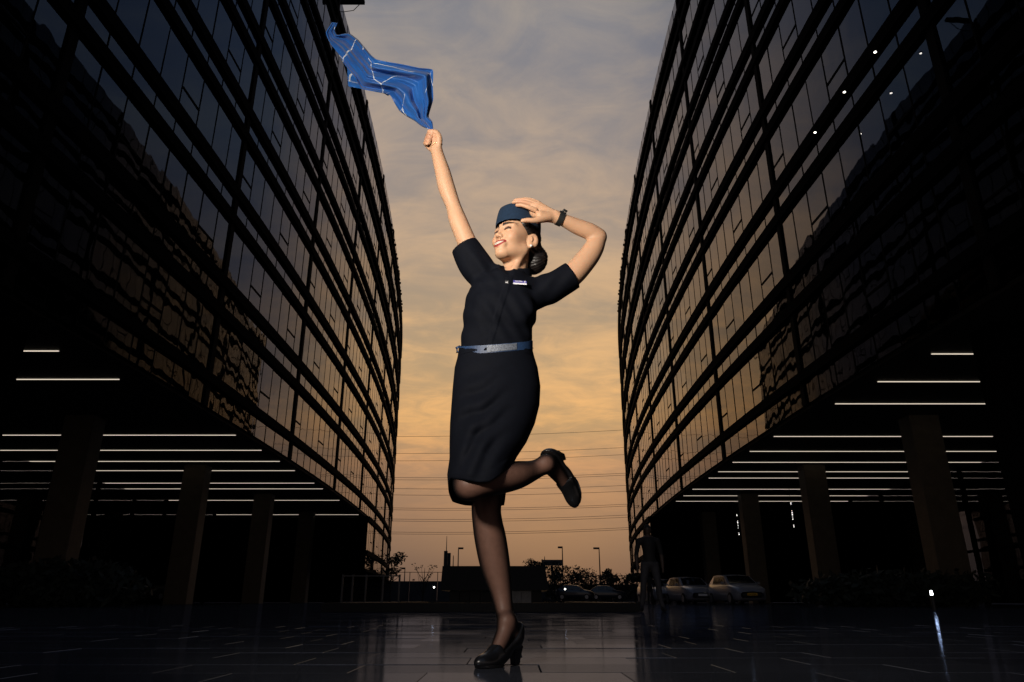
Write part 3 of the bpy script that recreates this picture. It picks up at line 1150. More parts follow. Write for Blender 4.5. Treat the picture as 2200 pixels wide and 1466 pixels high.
    nos = np.exp(-(((lu + 0.0445) / 0.0030) ** 2 + ((al - 0.0068) / 0.0035) ** 2))  # shadow under the nose, painted into the skin colour at the nostrils
    paint(head & (lf > 0.08), nos * 0.9, (0.05, 0.022, 0.016))
    red = np.exp(-(np.linalg.norm(v - np.array(Q(1118, 437, 2.595)), axis=1) / 0.035) ** 2) + np.exp(-(np.linalg.norm(v - np.array(Q(919, 297, 2.60)), axis=1) / 0.03) ** 2)
    paint(np.ones(len(v), bool), red * 0.45, (0.50, 0.21, 0.14))
    elb = np.exp(-(np.linalg.norm(v - np.array(Q(1300, 503, 2.667)), axis=1) / 0.035) ** 2)
    paint(np.ones(len(v), bool), elb * 0.4, (0.45, 0.22, 0.14))
    mat_idx = (v[f].mean(1)[:, 2] < 1.0).astype(np.int32)
    return v, f, np.c_[col, np.ones(len(v))], mat_idx


def Q_dir(rx, dz):
    d = np.array([rx, 0.0, dz])
    return d / np.linalg.norm(d)


base = Vector(o1)
woman = empty('person', (o1.x - 0.05, o1.y - 0.04, 0))
W0 = np.array(woman.location)
tag(woman, 'smiling woman in navy uniform dress and blue pillbox hat, one leg kicked back', 'person')
bv, bf, bc_, bi = build_body()
link('body', np_mesh('body', bv - W0, bf, [M_SKIN, M_STOCK], bi, bc_), woman)


# ---- shoes
def shoe_field(fr):
    O = fr[0]
    pts = np.array([fp(fr, a, b, c) for a in (-0.04, 0.23) for b in (-0.01, 0.16) for c in (-0.05, 0.05)])
    lo, hi = pts.min(0), pts.max(0)
    F = Field(*[np.arange(lo[i], hi[i], 0.0028) for i in range(3)])
    A, B, C = fr[1:]
    loc = lambda X, Y, Z: tuple((X - O[0]) * v[0] + (Y - O[1]) * v[1] + (Z - O[2]) * v[2] for v in (A, B, C))
    F.ellipsoid(fp(fr, 0.152, 0.016), (A, B, C), (.062, .030, .033), 0.012)
    F.ellipsoid(fp(fr, 0.105, 0.036), (A, B, C), (.055, .032, .033), 0.02)
    F.capsule(fp(fr, 0.105, 0.045), fp(fr, 0.030, 0.085), .031, .033, 0.02)
    F.ellipsoid(fp(fr, 0.020, 0.105), (A, B, C), (.036, .052, .034), 0.015)

    def sole(X, Y, Z):
        a, b, c = loc(X, Y, Z)
        return b - np.interp(a, [-0.05, 0.035, 0.06, 0.085, 0.105, 0.3], [0.046, 0.047, 0.036, 0.016, 0.003, 0.003])
    F.custom(lo, hi, sole, 0.002, cut=True)

    def opening(X, Y, Z):
        a, b, c = loc(X, Y, Z)
        top = np.interp(a, [-0.05, -0.01, 0.02, 0.05, 0.085, 0.108, 0.116, 0.3], [0.147, 0.145, 0.115, 0.082, 0.058, 0.047, 0.070, 0.2])
        return (top - b) * 0.7
    F.custom(lo, hi, opening, 0.004, cut=True)

    def heel(X, Y, Z):
        a, b, c = loc(X, Y, Z)
        w = 0.0120 + np.clip(b, 0, 0.06) * 0.13
        return np.maximum(np.maximum(np.maximum(np.abs(a - 0.018 + 0.06 * np.clip(b, 0, 0.06)) - w, np.abs(c) - w * 0.95), b - 0.062), -b)
    F.custom(lo, hi, heel, 0.004)

    def tread(X, Y, Z):
        a, b, c = loc(X, Y, Z)
        w = 0.036 * np.sqrt(np.clip(1 - ((a - 0.145) / 0.063) ** 2, 0, 1))
        return np.maximum(np.maximum(np.abs(c) - w, np.abs(b - 0.003) - 0.003), np.maximum(0.09 - a, a - 0.207))
    F.custom(lo, hi, tread, 0.001)
    return F.mesh()


for fr in (FR1, FR2):
    v, f = shoe_field(fr)
    link('shoe', np_mesh('shoe', v - W0, f, M_SHOE), woman)


# ---- dress: bodice with sleeves
def build_bodice():
    F = Field(axis([(-0.28, 0.32, 0.0036)]), axis([(2.50, 2.86, 0.0036)]), axis([(1.10, 1.74, 0.0036)]))
    lev = [(770, 984, 1146, .100), (745, 990, 1141, .093), (720, 993, 1142, .096), (690, 995, 1150, .104), (655, 998, 1158, .110), (625, 1006, 1155, .102), (600, 1030, 1140, .085), (588, 1062, 1128, .066)]
    rows = []
    for py, xl, xr, b in lev:
        a0, a1 = at(xl, py, 2.68), at(xr, py, 2.68)
        rows.append((a0.z, (a0.x + a1.x) / 2, (a1.x - a0.x) / 2, b))
    zs, cx, ax_, by = (np.array(c) for c in zip(*rows))

    def trunk(X, Y, Z):
        c, a, b = np.interp(Z, zs, cx), np.interp(Z, zs, ax_), np.interp(Z, zs, by)
        d = np.sqrt(((X - c) / a) ** 2 + ((Y - 2.68) / b) ** 2)
        d = (d - 1) * np.minimum(a, b)
        return np.maximum(np.maximum(d, Z - zs[-1] - 0.02), zs[0] - Z)
    F.custom((-1, 0, 0), (1, 9, 9), trunk)
    for sx, sy in ((1055, 662), (1112, 664)):
        F.ellipsoid(Q(sx, sy, 2.605), ((1, 0, 0), (0, 1, 0), (0, 0, 1)), (.060, .030, .055), 0.04)
    F.chain([Q(1098, 610, 2.695, .046), Q(1052, 600, 2.690, .058), Q(1022, 570, 2.685, .070), Q(997, 528, 2.672, .0590), Q(985, 510, 2.668, .0575)], 0.03)
    F.chain([Q(1098, 616, 2.695, .046), Q(1150, 630, 2.690, .060), Q(1188, 616, 2.685, .0635), Q(1230, 592, 2.675, .0575), Q(1245, 583, 2.67, .0560)], 0.03)

    # folds pulled from the shoulders towards the chest
    def folds():
        sl, X, Y, Z = F.window((-1, 0, 0), (1, 9, 9))
        w = np.exp(-((Z - 1.47) / 0.10) ** 2)
        F.F[sl] += (0.0034 * np.sin(95 * (X * 0.75 + Z * 0.62) + 6 * np.sin(9 * X)) * w * np.exp(-((X + 0.13) / 0.10) ** 2)
                    + 0.0034 * np.sin(100 * (X * 0.80 - Z * 0.6) + 3) * w * np.exp(-((X - 0.15) / 0.09) ** 2)
                    + 0.0026 * np.sin(60 * (Z + X * 0.8) + 8 * np.sin(7 * X)) * np.exp(-((Z - 1.26) / 0.10) ** 2)
                    + 0.0012 * np.sin(33 * X + 41 * Z) * np.cos(29 * Z - 17 * X))
    folds()
    # button placket, slanting down from the collar
    pa, pb = Q(1094, 600, 2.58), Q(1050, 742, 2.59)
    sl, X, Y, Z = F.window((-1, 0, 0), (1, 2.66, 9))
    line = pa[0] + (pb[0] - pa[0]) * (Z - pa[2]) / (pb[2] - pa[2])
    F.F[sl] -= 0.0030 * np.clip((0.014 - np.abs(X - line)) / 0.003, 0, 1) * (Z < pa[2] + 0.01)
    # hollow the sleeve ends, cut the hems
    for a, b, r, c in (((1022, 570, 2.685), (985, 508, 2.668), .0530, (997, 529, 2.672)), ((1188, 616, 2.685), (1248, 581, 2.669), .0510, (1230, 592, 2.675))):
        A_, B_ = np.array(Q(*a)), np.array(Q(*b))
        n = (B_ - A_) / np.linalg.norm(B_ - A_)
        cpt = np.array(Q(*c))
        m0 = cpt - n * 0.03
        F.capsule(m0, B_ + n * 0.08, r, r, 0.002, cut=True)
        lo, hi = cpt - 0.11, cpt + 0.11

        def plane(X, Y, Z):
            return -((X - cpt[0]) * n[0] + (Y - cpt[1]) * n[1] + (Z - cpt[2]) * n[2])
        F.custom(lo, hi, plane, 0.0, cut=True)
    # open neck
    F.capsule(Q(1106, 560, 2.69), Q(1104, 592, 2.69), .058, .054, 0.004, cut=True)
    F.capsule(Q(1089, 566, 2.595), Q(1096, 590, 2.60), .034, .011, 0.004, cut=True)
    F.capsule(Q(1088, 566, 2.62), Q(1120, 566, 2.62), .030, .028, 0.006, cut=True)
    return F.mesh()


v, f = build_bodice()
link('bodice', np_mesh('bodice', v - W0, f, M_DRESS), woman)

# front placket and buttons
for (bx, by_, yy) in ((1050, 656, 2.573),):
    mb = MB()
    p = at(bx, by_, yy)
    mb.tube([p + Vector((0, 0.004, 0)), p + Vector((0, -0.003, 0.0))], [0.0055, 0.0048], 10)
    mb.build('button', M_FRAME, woman, -Vector(W0))


# stand-up collar with an open front
def build_collar():
    mb = MB()
    c0 = np.array(Q(1110, 594, 2.695))
    rows = []
    n = 44
    for i in range(n + 1):
        ph = R(-10) + (R(306)) * i / n
        # angle 0 looks at the camera, positive to the right, going round the back
        a = ph
        t = i / n
        x, y = math.sin(a), -math.cos(a)
        edge = min(1.0, min(t, 1 - t) / 0.035)
        hi_ = 0.050 * (0.45 + 0.55 * edge) if t < 0.5 else 0.050 * (0.60 + 0.40 * edge)
        ro, rt = 0.0665, 0.0605
        lo_ = -0.020
        rows.append([(c0[0] + x * ro, c0[1] + y * ro * 0.98, c0[2] + lo_ + (0.034 * y if y < 0 else 0.0)),
                     (c0[0] + x * rt, c0[1] + y * rt * 0.98, c0[2] + hi_ + (0.032 * y if y < 0 else 0.0) - 0.01),
                     (c0[0] + x * (rt - .004), c0[1] + y * (rt - .004) * 0.98, c0[2] + hi_ + (0.032 * y if y < 0 else 0.0) - 0.01),
                     (c0[0] + x * (ro - .005), c0[1] + y * (ro - .005) * 0.98, c0[2] + lo_ + (0.034 * y if y < 0 else 0.0))])
    vs = [p for r_ in rows for p in r_]
    fs = []
    for i in range(n):
        for k in range(4):
            fs.append((i * 4 + k, i * 4 + (k + 1) % 4, i * 4 + 4 + (k + 1) % 4, i * 4 + 4 + k))
    fs += [(0, 3, 2, 1), (n * 4, n * 4 + 1, n * 4 + 2, n * 4 + 3)]
    mb.add(vs, fs)
    mb.build('collar', M_DRESS, woman, -Vector(W0), smooth=False)


build_collar()


# ---- skirt: a thin tapering tube whose front is lifted by the raised knee
def build_skirt():
    py_ = [748, 768, 790, 830, 870, 910, 950, 985, 1020, 1060, 1092]
    xl = [988, 985, 979, 975, 972, 969, 968, 968, 963, 966, 970]
    xr = [1141, 1146, 1153, 1159, 1157, 1147, 1129, 1106, 1094, 1091, 1091]
    bb = [.093, .098, .105, .118, .125, .130, .135, .138, .140, .138, .136]
    bfr = [.093, .099, .108, .126, .146, .168, .190, .212, .228, .236, .236]
    yc = [2.68, 2.68, 2.678, 2.672, 2.668, 2.662, 2.655, 2.65, 2.65, 2.66, 2.67]
    ph = [-180, -150, -115, -90, -65, -30, 0, 20, 42, 62, 85, 104, 122, 150, 180]
    hem = [1088, 1086, 1078, 1050, 1028, 1031, 1037, 1036, 1022, 1003, 986, 1010, 1086, 1089, 1088]
    NP, NT = 120, 64
    pts = []
    for j in range(NT + 1):
        t = j / NT
        row = []
        for i in range(NP):
            a = -180 + 360 * i / NP
            h_ = np.interp(a, ph, hem)
            py = 748 + (h_ - 748) * t
            cxp, hw = (np.interp(py, py_, xl) + np.interp(py, py_, xr)) / 2, (np.interp(py, py_, xr) - np.interp(py, py_, xl)) / 2
            ar = R(a)
            sx, cy = math.sin(ar), math.cos(ar)
            b, y0 = np.interp(py, py_, bfr if cy > 0 else bb), np.interp(py, py_, yc)
            px = cxp + hw * sx
            Y = y0 - (b * cy if cy < 0 else b * cy ** (1 - 0.5 * t))
            # folds running from the right hip down to the left knee, and soft ripples
            front = max(cy, 0) ** 0.6
            q1 = px * 0.50 + py * 0.86
            env = math.exp(-((px - 1020) / 55) ** 2 - ((py - 880) / 75) ** 2)
            env2 = math.exp(-((px - 1010) / 45) ** 2 - ((py - 960) / 55) ** 2)
            Y -= front * (0.015 * env * math.sin(q1 / 6.2 + 0.9 * math.sin(px / 17)) + 0.014 * env2 * math.sin((px * 0.85 + py * 0.42) / 6.0 + 1))
            Y -= 0.003 * math.sin(px / 13 + py / 31) * t
            if t > 0.9:
                Y += 0.003 * math.sin(a / 9)
            row.append(at(px, py, Y))
        pts.append(row)
    vs = [p - Vector(W0) for r_ in pts for p in r_]
    fs = []
    for j in range(NT):
        for i in range(NP):
            fs.append((j * NP + i, j * NP + (i + 1) % NP, (j + 1) * NP + (i + 1) % NP, (j + 1) * NP + i))
    me = np_mesh('skirt', np.array([tuple(p) for p in vs]), np.array(fs), M_DRESS)
    o = link('skirt', me, woman)
    so = o.modifiers.new('cloth', 'SOLIDIFY')
    so.thickness = 0.004
    so.offset = -1
    return o


build_skirt()


# ---- belt
def build_belt():
    n = 72
    for name, mat_, a0, a1, grow, z0, z1 in (('belt', M_BELT, -180, 180, 0.004, 738, 755), ('belt_buckle', M_SEQUIN, -14, 34, 0.0062, 739, 753)):
        mb = MB()
        rows = []
        m = n if a1 - a0 == 360 else 24
        for i in range(m + 1):
            a = R(a0 + (a1 - a0) * i / m)
            tilt = 6 * (-math.sin(a)) + 2 * math.cos(a)
            ring = []
            for py, gq in ((z1, grow), (z1, grow + 0.003), (z0, grow + 0.003), (z0, grow)):
                cxp, hw = 1065.5, 75.5
                Y = 2.68 - (0.094 + gq) * math.cos(a)
                p = at(cxp + (hw + gq * 540) * math.sin(a), py + tilt, Y) - Vector(W0)
                ring.append(p)
            rows.append(ring)
        vs = [p for r_ in rows for p in r_]
        fs = []
        for i in range(m):
            for k in range(4):
                fs.append((i * 4 + k, i * 4 + (k + 1) % 4, i * 4 + 4 + (k + 1) % 4, i * 4 + 4 + k))
        if m != n:
            fs += [(0, 3, 2, 1), (m * 4, m * 4 + 1, m * 4 + 2, m * 4 + 3)]
        mb.add(vs, fs)
        mb.build(name, mat_, woman)
    mb = MB()
    p = [at(1141, 746, 2.67), at(1145, 748, 2.665), at(1144, 756, 2.665), at(1140, 757, 2.67)]
    mb.tube([q - Vector(W0) for q in p], 0.0022, 6)
    mb.build('belt_loop', M_DRESS, woman)
    mb = MB()
    p = [at(988, 744, 2.672), at(981, 748, 2.668), at(982, 757, 2.668), at(988, 756, 2.672)]
    mb.tube([q - Vector(W0) for q in p], [0.004, 0.006, 0.006, 0.004], 8)
    mb.build('belt_end', M_BELT, woman, smooth=True)


build_belt()


# ---- name badge and wing pin on the chest
def plate(name, mat_, px, py, Y, w, h_, rot, thick=0.003, parent=None, fwd=0.0):
    p = at(px, py, Y)
    mb = MB()
    m = Matrix.Rotation(R(rot), 4, 'Y')
    mb.box(-w / 2, w / 2, -thick - fwd, -fwd, -h_ / 2, h_ / 2, mat=m)
    return mb.build(name, mat_, parent or woman, p - Vector(W0))


bdg = plate('name_badge', M_PURPLE, 1117, 607.5, 2.583, 0.054, 0.014, 4)
plate('badge_bar', M_WHITE, 1117, 611.3, 2.583, 0.054, 0.0062, 4, fwd=0.0034)
for i in range(7):
    plate('badge_letter', M_WHITE, 1108 + i * 2.2, 605.0 + i * 0.14, 2.583, 0.0026, 0.0032, 4, 0.0010, fwd=0.0034)
plate('badge_emblem', M_WHITE, 1127.5, 606.8, 2.583, 0.0034, 0.008, -8, 0.001, fwd=0.0034)
plate('wing_pin', M_WHITE, 1082, 602.5, 2.590, 0.038, 0.0022, 6)
plate('microphone', M_RUBBER, 1089, 608, 2.580, 0.015, 0.015, 0, 0.008)
plate('microphone_mark', M_WHITE, 1087.5, 609, 2.578, 0.004, 0.005, 0, 0.008)
plate('microphone_mark', M_WHITE, 1090.5, 608.6, 2.578, 0.002, 0.007, 0, 0.008)


# ---- hair and bun
def build_hair():
    c = Hc
    F = Field(*[np.arange(c[i] - 0.17, c[i] + 0.19, 0.0032) for i in range(3)])
    F.ellipsoid(H(-0.030, 0.034, 0), HAX, (.094, .092, .0790), 0.01)
    F.capsule(H(-0.030, 0.005, .068), H(0.026, 0.050, .064), .013, .012, 0.02)
    F.ellipsoid(H(-0.075, -0.020, 0), HAX, (.050, .055, .060), 0.03)
    F.ellipsoid(H(-0.110, -0.042, 0.020), HAX, (.050, .066, .060), 0.012)

    def strands():
        sl, X, Y, Z = F.window(c - 0.3, c + 0.3)
        f_ = (X - c[0]) * Hf[0] + (Y - c[1]) * Hf[1] + (Z - c[2]) * Hf[2]
        u_ = (X - c[0]) * Hu[0] + (Y - c[1]) * Hu[1] + (Z - c[2]) * Hu[2]
        F.F[sl] += 0.0011 * np.sin(420 * (u_ * 0.9 + f_ * 0.45) + 5 * np.sin(60 * f_)) + 0.0009 * np.sin(230 * (u_ - f_ * 0.3))
    strands()
    # clear of the ear and the face
    F.ellipsoid(H(-0.022, -0.020, 0.098), HAX, (.033, .042, .040), 0.004, cut=True)
    F.ellipsoid(H(0.088, -0.020, 0), HAX, (.058, .078, .085), 0.006, cut=True)
    F.capsule(H(0.000, -0.055, .06), H(-0.020, -0.12, .04), .034, .04, 0.006, cut=True)
    return F.mesh()


v, f = build_hair()
link('hair', np_mesh('hair', v - W0, f, M_HAIR), woman)


# ---- pillbox hat
def build_hat():
    n, m = 56, 12
    vs, fs = [], []
    ang = R(-3)
    hf = Hf * math.cos(ang) + Hu * math.sin(ang)
    hu = -Hf * math.sin(ang) + Hu * math.cos(ang)
    o = H(-0.006, 0.056, 0.0)
    prof = [(0.0, 1.0), (0.010, 1.01), (0.030, 1.0), (0.055, 0.975), (0.070, 0.95), (0.0765, 0.93), (0.079, 0.90), (0.077, 0.55), (0.076, 0.25), (0.076, 0.02)]
    for hgt, k in prof:
        for i in range(n):
            a = 2 * math.pi * i / n
            ca, sa = math.cos(a), math.sin(a)
            rf, rs = 0.1005 * k, 0.0840 * k
            e = 2.3
            ca_ = math.copysign(abs(ca) ** (2 / e), ca)
            sa_ = math.copysign(abs(sa) ** (2 / e), sa)
            lift = 0.010 * (1 - abs(ca)) * (1 if hgt > 0.02 else 0) * 0.4
            p = o + hf * (rf * ca_) + hu * (hgt + lift - 0.006 * max(ca, 0) * (hgt < 0.02)) + Hs * (rs * sa_)
            vs.append(p - W0)
    for j in range(len(prof) - 1):
        for i in range(n):
            fs.append((j * n + i, j * n + (i + 1) % n, (j + 1) * n + (i + 1) % n, (j + 1) * n + i))
    me = np_mesh('hat', np.array(vs), np.array(fs), M_HAT)
    return link('hat', me, woman)


build_hat()


# ---- earring, watch, bracelet
def ball(name, mat_, c, r, n=12):
    me = bpy.data.meshes.new(name)
    bm = bmesh.new()
    bmesh.ops.create_uvsphere(bm, u_segments=n, v_segments=n // 2 + 2, radius=r)
    for f_ in bm.faces:
        f_.smooth = True
    bm.to_mesh(me)
    bm.free()
    me.materials.append(mat_)
    return link(name, me, woman, Vector(c) - Vector(W0))


ball('earring', M_PEARL, H(-0.011, -0.046, 0.0855), 0.0058)


def band(name, mat_, c, d, ra, rb, width, thick, side, n=36):
    """closed strap round a limb: centre, limb direction, radii across and along side"""
    d = Vector(d).normalized()
    a = Vector(side)
    a = (a - d * a.dot(d)).normalized()
    b = d.cross(a)
    vs, fs = [], []
    for i in range(n):
        t = 2 * math.pi * i / n
        e = a * math.cos(t) * ra + b * math.sin(t) * rb
        nrm = e.normalized()
        for off, w in ((0, -width / 2), (thick, -width / 2 * 0.9), (thick, width / 2 * 0.9), (0, width / 2)):
            vs.append(Vector(c) + e + nrm * off + d * w - Vector(W0))
    for i in range(n):
        j = (i + 1) % n
        for k in range(4):
            fs.append((i * 4 + k, i * 4 + (k + 1) % 4, j * 4 + (k + 1) % 4, j * 4 + k))
    mb = MB()
    mb.add(vs, fs)
    return mb.build(name, mat_, woman, smooth=False)


wc = at(1203, 470, 2.617)
wd = at(1212, 474, 2.622) - at(1194, 466, 2.61)
watch = band('fitness_watch', M_RUBBER, wc, wd, 0.0275, 0.0275, 0.024, 0.0045, (0, -1, 0))
mb = MB()
q = at(1209, 455, 2.622)
mb.tube([q - Vector(W0), q + Vector((0.006, 0, 0.008)) - Vector(W0), q + Vector((0.016, 0, 0.001)) - Vector(W0), q + Vector((0.012, 0, -0.010)) - Vector(W0)], [0.005, 0.006, 0.006, 0.004], 8)
mb.build('watch_strap_end', M_RUBBER, woman, smooth=True)
bcn = at(937.5, 315, 2.620)
bd = at(937, 310, 2.62) - at(941, 335, 2.625)
for i in range(22):
    t = 2 * math.pi * i / 22
    dd = bd.normalized()
    a = Vector((1, 0, 0.1))
    a = (a - dd * a.dot(dd)).normalized()
    b = dd.cross(a)
    rr = 0.0262
    p = bcn + a * math.cos(t) * rr + b * math.sin(t) * rr + dd * (0.003 * math.sin(t * 3) + 0.006 * math.cos(t))
    ball('bracelet_bead', M_GOLD, p, 0.0024, 8)


# ------------------------------------------------------------------ the scarf in her hand
def scarf_material():
    m = bpy.data.materials.new('blue_silk')
    m.use_nodes = True
    nt = m.node_tree
    b = nt.nodes['Principled BSDF']
    uv = nt.nodes.new('ShaderNodeUVMap')
    n0 = N(nt.nodes, 'ShaderNodeTexNoise', Scale=3.0, Detail=1.0)
    nt.links.new(uv.outputs[0], n0.inputs['Vector'])
    add = nt.nodes.new('ShaderNodeVectorMath')
    add.operation = 'MULTIPLY_ADD'
    nt.links.new(n0.outputs['Color'], add.inputs[0])
    add.inputs[1].default_value = (0.35, 0.35, 0)
    nt.links.new(uv.outputs[0], add.inputs[2])
    vo = N(nt.nodes, 'ShaderNodeTexVoronoi', Scale=2.3, feature='DISTANCE_TO_EDGE')
    vo.voronoi_dimensions = '2D'
    nt.links.new(add.outputs[0], vo.inputs['Vector'])
    line = math_node(nt.nodes, nt.links, 'LESS_THAN', vo.outputs['Distance'], 0.011)
    n1 = N(nt.nodes, 'ShaderNodeTexNoise', Scale=4.5, Detail=2.0)
    nt.links.new(uv.outputs[0], n1.inputs['Vector'])
    gap = math_node(nt.nodes, nt.links, 'GREATER_THAN', n1.outputs[0], 0.45)
    fac = math_node(nt.nodes, nt.links, 'MULTIPLY', line, gap)
    n2 = N(nt.nodes, 'ShaderNodeTexNoise', Scale=2.2, Detail=3.0)
    nt.links.new(uv.outputs[0], n2.inputs['Vector'])
    cr = nt.nodes.new('ShaderNodeValToRGB')
    ramp(cr, [(0.3, (0.009, 0.085, 0.34, 1)), (0.7, (0.018, 0.135, 0.47, 1))], 'LINEAR')
    nt.links.new(n2.outputs[0], cr.inputs[0])
    col = mix_color(nt.nodes, nt.links, fac, cr.outputs[0], (0.62, 0.66, 0.72, 1))
    nt.links.new(col, b.inputs['Base Color'])
    b.inputs['Roughness'].default_value = 0.45
    b.inputs['Specular IOR Level'].default_value = 0.35
    b.inputs['Sheen Weight'].default_value = 0.15
    n3 = N(nt.nodes, 'ShaderNodeTexNoise', Scale=14.0, Detail=3.0)
    nt.links.new(uv.outputs[0], n3.inputs['Vector'])
    bp = N(nt.nodes, 'ShaderNodeBump', Strength=0.3, Distance=0.006)
    nt.links.new(n3.outputs[0], bp.inputs['Height'])
    nt.links.new(bp.outputs[0], b.inputs['Normal'])
    # a little light comes through the silk
    tl = nt.nodes.new('ShaderNodeBsdfTranslucent')
    nt.links.new(col, tl.inputs[0])
    mx = nt.nodes.new('ShaderNodeMixShader')
    mx.inputs[0].default_value = 0.18
    out = nt.nodes['Material Output']
    nt.links.new(b.outputs[0], mx.inputs[1])
    nt.links.new(tl.outputs[0], mx.inputs[2])
    nt.links.new(mx.outputs[0], out.inputs[0])
    return m


def build_scarf():
    # upper and lower edges as they fly, from the fist to the far tip (photo points)
    top = [(931, 279), (929, 262), (921, 250), (931, 214), (930, 186), (930, 150), (900, 146), (862, 138), (832, 133), (808, 128), (796, 118), (782, 101), (768, 85), (750, 72), (735, 74), (724, 76), (719, 66), (726, 50)]
    low = [(920, 277), (905, 271), (890, 259), (874, 250), (858, 238), (848, 222), (838, 205), (824, 200), (804, 197), (776, 191), (762, 166), (748, 150), (738, 135), (727, 116), (712, 97), (704, 84), (700, 70), (714, 48)]
    NU, NV = 150, 60

    def samp(c, t):
        x = t * (len(c) - 1)
        i = min(int(x), len(c) - 2)
        k = x - i
        p0, p1, p2, p3 = c[max(i - 1, 0)], c[i], c[i + 1], c[min(i + 2, len(c) - 1)]
        f = lambda a, b, d, e: 0.5 * (2 * b + (d - a) * k + (2 * a - 5 * b + 4 * d - e) * k * k + (3 * b - a - 3 * d + e) * k ** 3)
        return tuple(0.35 * f(p0[q], p1[q], p2[q], p3[q]) + 0.65 * (p1[q] + (p2[q] - p1[q]) * k) for q in (0, 1))
    vs, uvs = [], []
    for i in range(NU + 1):
        t = i / NU
        a, b = samp(top, t), samp(low, t)
        for j in range(NV + 1):
            s = j / NV
            px, py = a[0] + (b[0] - a[0]) * s, a[1] + (b[1] - a[1]) * s
            wid = math.hypot(a[0] - b[0], a[1] - b[1]) / 490
            amp = min(0.030, 0.30 * wid)
            dy = amp * (0.55 * math.sin(2 * math.pi * (2.1 * s + 0.55 * t) + 0.6) + 0.34 * math.sin(2 * math.pi * (3.9 * s - 1.1 * t) + 1.9)
                        + 0.10 * math.sin(2 * math.pi * (6.7 * s + 1.9 * t)))
            dy += 0.05 * math.sin(2.6 * t + 0.4) * (s - 0.4) + 0.020 * math.sin(9 * t)
            vs.append(at(px, py, 2.615 - 0.03 * t + dy))
            uvs.append((t * 1.6, s * 0.9 * max(wid, 0.05) / 0.25))
    fs = []
    for i in range(NU):
        for j in range(NV):
            a = i * (NV + 1) + j
            fs.append((a, a + 1, a + NV + 2, a + NV + 1))
    o = Vector(Q(925, 270, 2.61))
    me = np_mesh('scarf', np.array([tuple(p - o) for p in vs]), np.array(fs), M_SCARF)
    ul = me.uv_layers.new(name='UVMap')
    li = np.zeros(len(me.loops), np.int32)
    me.loops.foreach_get('vertex_index', li)
    ul.data.foreach_set('uv', np.array(uvs, np.float32)[li].ravel())
    ob = link('scarf', me, None, o)
    # the corner that has blown back behind the cloth
    flap_t = [(836, 205), (820, 190), (800, 175), (776, 158), (746, 142)]
    flap_b = [(834, 206), (822, 200), (798, 196), (775, 191), (748, 186)]
    mb_v, mb_uv, mb_f = [], [], []
    n, m = 40, 20
    for i in range(n + 1):
        t = i / n
        a, b = samp(flap_t, t), samp(flap_b, t)
        for j in range(m + 1):
            s = j / m
            p = at(a[0] + (b[0] - a[0]) * s, a[1] + (b[1] - a[1]) * s, 2.66 + 0.010 * math.sin(7 * t + 5 * s) + 0.006 * math.sin(15 * t - 9 * s))
            mb_v.append(tuple(p - o))
            mb_uv.append((t * 0.4 + 0.7, s * 0.25 + 2.1))
    for i in range(n):
        for j in range(m):
            a = i * (m + 1) + j
            mb_f.append((a, a + 1, a + m + 2, a + m + 1))
    me2 = np_mesh('scarf_corner', np.array(mb_v), np.array(mb_f), M_SCARF)
    ul = me2.uv_layers.new(name='UVMap')
    li = np.zeros(len(me2.loops), np.int32)
    me2.loops.foreach_get('vertex_index', li)
    ul.data.foreach_set('uv', np.array(mb_uv, np.float32)[li].ravel())
    c = link('scarf_corner', me2, ob)
    for q_ in (ob, c):
        so = q_.modifiers.new('cloth', 'SOLIDIFY')
        so.thickness = 0.0012
    tag(ob, 'blue silk scarf with thin white lines flying from her raised fist', 'scarf')


M_SCARF = scarf_material()
build_scarf()

# ------------------------------------------------------------------ water feature in the middle of the plaza
M_BLACKSTONE = material('black_granite', (0.006, 0.006, 0.007), 0.5, spec=0.12, noise=(20, 0.3))
M_WATER = material('still_water', (0.004, 0.005, 0.006), 0.06, spec=0.4, bump=(3, 0.2, 0.01))
M_LIT_TILE = material('lit_tile_tone', (0.10, 0.10, 0.11), 0.5, noise=(8, 0.3))
M_STEEL = material('dark_steel', (0.03, 0.03, 0.033), 0.45, metal=0.6)


